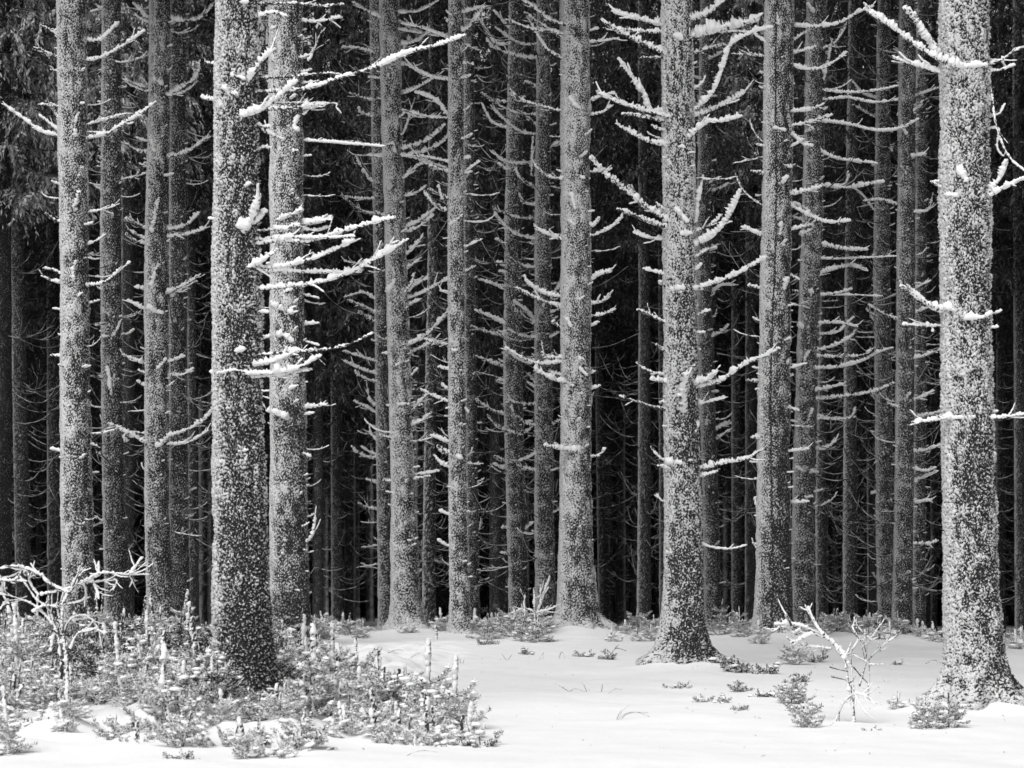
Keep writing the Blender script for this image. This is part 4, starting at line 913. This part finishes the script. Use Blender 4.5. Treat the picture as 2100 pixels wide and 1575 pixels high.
def seed_at(px, py, var, sc, label, group=None, tilt=(0, 0), sink=.02):
    if px > 640 and not any(var is v for v in SEED_PALE): sc *= .95; sink += .01
    p = G(px, py); p[2] -= sink
    return place_seedling(var, p, random.uniform(0, 6.28), sc, label, group, tilt)
SG = 'small spruces dotted about the clearing'
LIST = [
 (1098, 1302, SEED_BUSH[0], 1.2, 'young spruce behind the frosty forked twigs beside the broad centre trunk'),
 (1062, 1298, SEED_BUSH[2], 1.1, 'young spruce to the left of the frosty forked twigs at the clearing rim'),
 (1025, 1300, SEED_PALE[1], 1.0, 'low spruce on the rim midway between the slender trunk and the centre pair'),
 (1000, 1322, SEED_LOW[0], 1.1, 'flat spruce sprig right of the slender centre trunk foot'),
 (700, 1300, SEED_PALE[2], 1.0, 'small spruce in the dark gap right of the thicket'),
 (840, 1298, SEED_PALE[0], .9, 'small spruce leaning on the foot of the leaning pale trunk'),
 (970, 1295, SEED_PALE[3], 1.2, 'frosty spruce right of the slender trunk foot'),
 (905, 1292, SEED_PALE[1], 1.1, 'frosty spruce left of the slender trunk foot'),
 (1082, 1340, SEED_LOW[1], .9, 'tiny spruce sprig lying in snow before the centre pair'),
 (1200, 1348, SEED_LOW[2], 1.0, 'dark low sprig in snow before the broad bright trunk, left one of two'),
 (1245, 1352, SEED_LOW[3], 1.0, 'dark low sprig in snow before the broad bright trunk, right one of two'),
 (1475, 1302, SEED_BIG[0], .62, 'snow laden young spruce between the forked bough trunk and the cracked trunk'),
 (1520, 1306, SEED_BIG[1], .52, 'snow capped bushy spruce touching the foot of the cracked trunk'),
 (1482, 1362, SEED_LOW[4], 1.3, 'dark sprig right of the splayed dark trunk foot'),
 (1518, 1378, SEED_LOW[0], 1.5, 'wide dark sprig beyond the splayed dark trunk foot'),
 (1572, 1380, SEED_LOW[1], 1.2, 'dark sprig midway between the splayed foot and the broken sapling'),
 (1632, 1362, SEED_BUSH[1], .75, 'bushy small spruce below the cracked broad trunk'),
 (1640, 1400, SEED_LOW[2], 1.2, 'feathery flat sprig left of the broken sapling'),
 (1668, 1356, SEED_LOW[3], 1.2, 'small upright sprig just below the broken sapling bend'),
 (1622, 1440, SEED_BUSH[3], .72, 'dark spruce in the front snow left of the broken sapling, upper of two'),
 (1662, 1490, SEED_BUSH[5], .62, 'dark half buried spruce in the front snow, lower of two'),
 (1645, 1462, SEED_LOW[4], 1.2, 'dark sprig bridging the two dark spruces in the front snow'),
 (1392, 1412, SEED_LOW[0], .9, 'little dark tuft in the open snow before the splayed trunk foot'),
 (1440, 1438, SEED_LOW[2], .8, 'first of a chain of small sprigs crossing the open snow'),
 (1480, 1440, SEED_LOW[1], .75, 'second of a chain of small sprigs crossing the open snow'),
 (1520, 1418, SEED_LOW[3], 1.0, 'larger sprig in the chain crossing the open snow'),
 (1565, 1430, SEED_LOW[4], 1.0, 'last sprig of the chain crossing the open snow'),
 (1515, 1455, SEED_LOW[0], .7, 'tiny dark sprig below the chain in the open snow'),
 (1835, 1362, SEED_LOW[1], .7, 'tiny sprig in snow right of the broken sapling'),
 (1840, 1450, SEED_PALE[0], .62, 'pale frosted sprig left of the big root flare'),
 (1895, 1495, SEED_BUSH[0], .72, 'left of two frosted spruces growing before the thickest trunk'),
 (1945, 1492, SEED_BUSH[4], .85, 'right of two frosted spruces growing before the thickest trunk'),
 (1790, 1500, SEED_LOW[2], .6, 'tiny twiggy sprig in the front snow between sapling and thickest trunk'),
 (985, 1532, SEED_LOW[3], 1.0, 'dark fern like sprig beyond the tip of the thicket'),
 (945, 1530, SEED_LOW[4], .8, 'small dark sprig at the very tip of the thicket'),
 (530, 1530, SEED_LOW[1], .9, 'dark sprig poking from the front snow below the nearest trunk'),
 (370, 1560, SEED_LOW[0], .8, 'small sprig in the front snow at the lower left'),
 (20, 1545, SEED_TALL[1], .8, 'tall thin frosty seedling in the bottom left corner'),
 (140, 1470, SEED_PALE[3], .9, 'frosted seedling standing clear of the thicket at the left'),
 (325, 1500, SEED_TALL[3], 1.2, 'upright seedling with thick white leader in front of the thicket'),
 (640, 1475, SEED_TALL[0], 1.2, 'upright seedling with tall leader right of the nearest trunk'),
 (380, 1345, SEED_TALL[2], 1.25, 'tallest seedling of the thicket, between the grey trunk and the nearest trunk'),
 (305, 1365, SEED_TALL[4], 1.1, 'tall blunt topped seedling left of the tallest one'),
 (250, 1440, SEED_TALL[1], 1.15, 'white crusted leader rising from the dark heart of the thicket'),
 (1560, 1320, SEED_PALE[2], 1.0, 'pale seedling crowded against the foot of the cracked trunk'),
]
for (px, py, var, sc, lab) in LIST:
    seed_at(px, py, var, sc, lab, SG if px > 640 else None, (random.uniform(-.1, .1), random.uniform(-.1, .1)), .03)

# ------------------------------------------------------------------ bare rimed shrub, broken sapling, forked twigs
def shrub(name, Y, base, lines, label, cat, stem_n=1, dk=.2, g=None):
    g = g or np.random.default_rng(61)
    x0 = (base[0] - CX) / F * Y; z0 = CAMH - (base[1] - YH) / F * Y
    org = np.array([x0, Y, z0])
    root = obj(name, None, None, tuple(org))
    tag(root, label, cat)
    depth = {}
    for k, e in enumerate(lines):
        pts, w = e[0], e[1]; d = e[2] if len(e) > 2 else dk
        key = (pts[0][0] // 12, pts[0][1] // 12)
        y0 = depth.get(key, 0 if k < stem_n else g.uniform(-.08, .08))
        dy = g.uniform(-.22, .22)
        P3 = []
        for i, (a, b) in enumerate(pts):
            yy = y0 + dy * i / (len(pts) - 1)
            P3.append(P(a, b, Y + yy) - org)
            depth[(a // 12, b // 12)] = yy
        r = w / F * Y * .5
        mb = MB()
        pp, TT = tube(mb, P3, r * .66, r * .42, 8, .009, .6, d + .12, (-.6, -.2, .8), lump=.5, g=g, clumps=1)
        if w > 4:
            for _ in range(int(g.integers(2, 6))):
                i = int(g.uniform(.2, .95) * (len(pp) - 1)); l = g.uniform(.04, .2)
                e = TT[i] * .8 + g.uniform(-.7, .7, 3); e /= np.linalg.norm(e)
                tube(mb, [pp[i], pp[i] + e * l * .5, pp[i] + e * l + [0, 0, l * .15]], r * .4, r * .25, 5, .01, .6, d + .1, g=g)
        obj('stem' if k < stem_n else 'branch', mb.mesh('branch', M_RIME), root)
    return root
shrub('bare_shrub', 19.3, (140, 1400), [
 ([(140,1400),(136,1340),(128,1290),(130,1250),(140,1215)],11,.3), ([(125,1345),(115,1290),(75,1245),(40,1228),(0,1216),(-30,1206)],8), ([(115,1290),(100,1250),(75,1230),(55,1200),(38,1178)],7),
 ([(140,1215),(100,1195),(82,1178),(40,1162),(0,1166),(-25,1170)],10), ([(80,1222),(62,1195),(58,1162)],8), ([(128,1240),(145,1210),(175,1190),(210,1175),(260,1178),(304,1178)],8), ([(268,1176),(280,1160),(291,1142)],9), ([(268,1178),(275,1195)],8),
 ([(83,1220),(130,1210),(180,1196),(232,1190)],9), ([(150,1200),(158,1182),(165,1160)],9), ([(190,1190),(200,1215),(203,1228)],8), ([(175,1192),(178,1215)],7), ([(130,1240),(155,1236),(186,1224)],8), ([(66,1256),(90,1243),(125,1245)],11),
 ([(125,1320),(140,1275),(172,1262),(200,1285),(210,1330)],6), ([(0,1190),(20,1190),(55,1192)],10), ([(0,1250),(8,1240),(18,1228)],8), ([(205,1175),(203,1180),(205,1172)],12,.05), ([(105,1335),(112,1300),(135,1268),(160,1272)],9), ([(-10,1180),(8,1192),(3,1215)],12,.1),
 ([(145,1330),(160,1300),(195,1290),(215,1300)],7), ([(130,1300),(122,1260),(116,1236)],9), ([(60,1165),(50,1175),(72,1168)],12,.1), ([(235,1188),(240,1192),(232,1210)],6)],
 'bare shrub thick with white rime, its long twigs arching across the leftmost trunks', 'shrub', g=np.random.default_rng(61))
shrub('broken_sapling', 19.6, (1754, 1494), [
 ([(1754,1494),(1749,1440),(1740,1400),(1732,1355),(1715,1330)],10,.35), ([(1745,1370),(1728,1340),(1700,1310),(1670,1294),(1630,1280),(1588,1280)],15,.05), ([(1690,1302),(1672,1278),(1657,1243)],9,.1), ([(1622,1282),(1612,1258)],9,.1), ([(1665,1300),(1640,1312),(1622,1318)],12,.05),
 ([(1705,1330),(1660,1325),(1620,1318)],9,.1), ([(1600,1285),(1595,1290)],8,.1), ([(1645,1288),(1630,1298),(1635,1302)],10,.05), ([(1730,1345),(1745,1338)],10,.05), ([(1752,1428),(1748,1385),(1744,1340)],4,.5), ([(1763,1408),(1777,1352),(1770,1322),(1748,1295)],5,.45),
 ([(1773,1325),(1790,1305),(1807,1280)],7,.2), ([(1779,1355),(1810,1325),(1848,1298)],5,.4), ([(1781,1425),(1783,1355)],4,.5), ([(1754,1298),(1748,1285),(1752,1280)],6,.2), ([(1748,1342),(1778,1356)],4,.4), ([(1702,1368),(1740,1378)],4,.4), ([(1705,1388),(1740,1396)],4,.4),
 ([(1750,1368),(1780,1402)],4,.4), ([(1783,1363),(1812,1362)],4,.4), ([(1753,1420),(1728,1445),(1712,1485)],9,.03), ([(1753,1420),(1782,1430),(1795,1447)],9,.03), ([(1752,1422),(1765,1445),(1778,1465)],8,.03), ([(1775,1320),(1778,1308),(1774,1300)],9,.1)],
 'broken sapling bent over left with thick rime, in the clearing before the thickest trunk', 'sapling', g=np.random.default_rng(62))
shrub('forked_twigs', 34.8, (1097, 1306), [
 ([(1097,1306),(1097,1250),(1096,1205)],7), ([(1100,1262),(1114,1222),(1128,1183)],8,.1), ([(1100,1256),(1125,1250),(1146,1240)],6,.1), ([(1077,1262),(1076,1240),(1077,1220)],7), ([(1097,1256),(1075,1248),(1042,1262)],6), ([(1110,1240),(1109,1212),(1110,1198)],6)],
 'frosty forked twigs of a sapling standing left of the broad bright trunk foot', 'sapling', g=np.random.default_rng(63))

# short posts of rimed stalks on the rim
for k, (px, py, hgt, lab) in enumerate([(895, 1313, 30, 'short dark and white stump stick in the snow left of the slender trunk'), (1028, 1300, 24, 'short blunt rimed stick on the rim left of the centre pair'), (730, 1338, 30, 'thin rimed stick in the snow right of the thicket')]):
    p = G(px, py); m = p[1] / F
    mb = MB(); tube(mb, [(0, 0, -.06), (.004, 0, hgt * m * .5), (-.006, 0, hgt * m)], 2.6 * m, 3.2 * m, 7, .01, .6, .45, (-1, -.2, .1), g=rng)
    tag(obj('frosted_stick', mb.mesh('frosted_stick', M_RIME), None, tuple(p)), lab, 'stick')

# ------------------------------------------------------------------ grass blades sticking out of the snow
def blades(px, py, arcs, label, thick=1.3):
    p = G(px, py); m = p[1] / F
    mb = MB()
    for a in arcs:
        pts = [np.array([(q[0] - px) * m, rng.uniform(-.06, .06), (py - q[1]) * m]) for q in a]
        pts[0][2] -= .02
        tube(mb, pts, thick * m * .6, thick * m * .35, 4, .02, .2, .4, (0, 0, 1), lump=.1, g=rng, wob=0)
    tag(obj('grass_tuft', mb.mesh('grass_tuft', M_GRASS), None, tuple(p)), label, 'grass', 'dry grass blades in the clearing', 'stuff' if len(arcs) > 2 else None)
blades(982, 1470, [[(982,1470),(970,1450),(945,1436),(920,1435)]], 'single long blade arching down at the tip of the thicket')
blades(1268, 1478, [[(1266,1474),(1275,1460),(1292,1445)],[(1268,1478),(1285,1466),(1310,1462),(1339,1473)],[(1264,1475),(1270,1462),(1276,1456)],[(1270,1470),(1290,1462),(1330,1462)]], 'spreading tuft of dry blades in the middle of the open snow')
blades(1195, 1418, [[(1205,1419),(1196,1402),(1193,1400)],[(1172,1417),(1150,1408),(1137,1401)],[(1170,1414),(1180,1412),(1200,1418)],[(1234,1416),(1236,1402)]], 'scattered thin blades above the middle of the open snow')
blades(1235, 1430, [[(1212,1432),(1225,1430),(1249,1432)],[(1248,1418),(1260,1414),(1275,1414)]], 'flattened blades just right of the scattered thin ones')
blades(946, 1362, [[(945,1365),(943,1350)],[(948,1364),(952,1352)],[(941,1363),(936,1355)]], 'little upright tuft in snow left of the clearing centre')
blades(1120, 1352, [[(1040,1352),(1028,1340)],[(1042,1350),(1050,1342)],[(1115,1350),(1113,1342),(1116,1338)],[(1145,1350),(1152,1336),(1160,1352)],[(1100,1354),(1112,1345)]], 'row of fine bent blades before the broad bright trunk')
blades(850, 1348, [[(838,1348),(855,1341),(862,1340)],[(795,1336),(815,1332),(828,1335)]], 'two short dark blades in snow left of the clearing')
blades(900, 1552, [[(820,1550),(860,1540),(900,1542)],[(905,1548),(925,1555),(935,1562)],[(875,1570),(880,1555)],[(900,1550),(920,1570)]], 'fine arched blades low in the front snow right of the thicket')
blades(1265, 1345, [[(1255,1335),(1265,1325),(1270,1322)],[(1250,1350),(1262,1330),(1285,1335)],[(1245,1330),(1255,1342),(1262,1345)]], 'dark crossed twigs in snow right of the broad bright trunk foot', 2)
blades(1930, 1362, [[(1898,1358),(1915,1354),(1935,1362)]], 'single arching blade left of the thickest trunk')
blades(1500, 1452, [[(1230,1480),(1237,1473),(1238,1478)]], 'tiny hooked blade low in the open snow')
blades(1815, 1398, [[(1815,1400),(1813,1392)],[(1818,1400),(1822,1394)],[(1885,1450),(1883,1436)]], 'few upright specks of grass right of the broken sapling')

# bits of twig, bark and needles dropped on the snow
g = np.random.default_rng(97)
lit = MB()
for _ in range(330):
    px = g.uniform(620, 2080) if g.random() < .8 else g.uniform(20, 900); py = g.uniform(1320, 1560)
    if px < 980 and py < 1500: continue
    if g.random() > .35 + .65 * (px > 1350) * (py < 1480): continue
    p = G(px, py, .002); l = g.uniform(.008, .045); a = g.uniform(0, 6.28)
    d = np.array([math.cos(a), math.sin(a), g.uniform(0, .5)])
    tube(lit, [p - d * l * .5, p + [0, 0, l * .15], p + d * l * .5], .0025, .0018, 4, .012, .3, .5, (0, 0, 1), lump=.3, g=g)
tag(obj('forest_litter', lit.mesh('forest_litter', M_GRASS)), 'needles and bits of twig strewn on the snow', 'litter', kind='stuff')
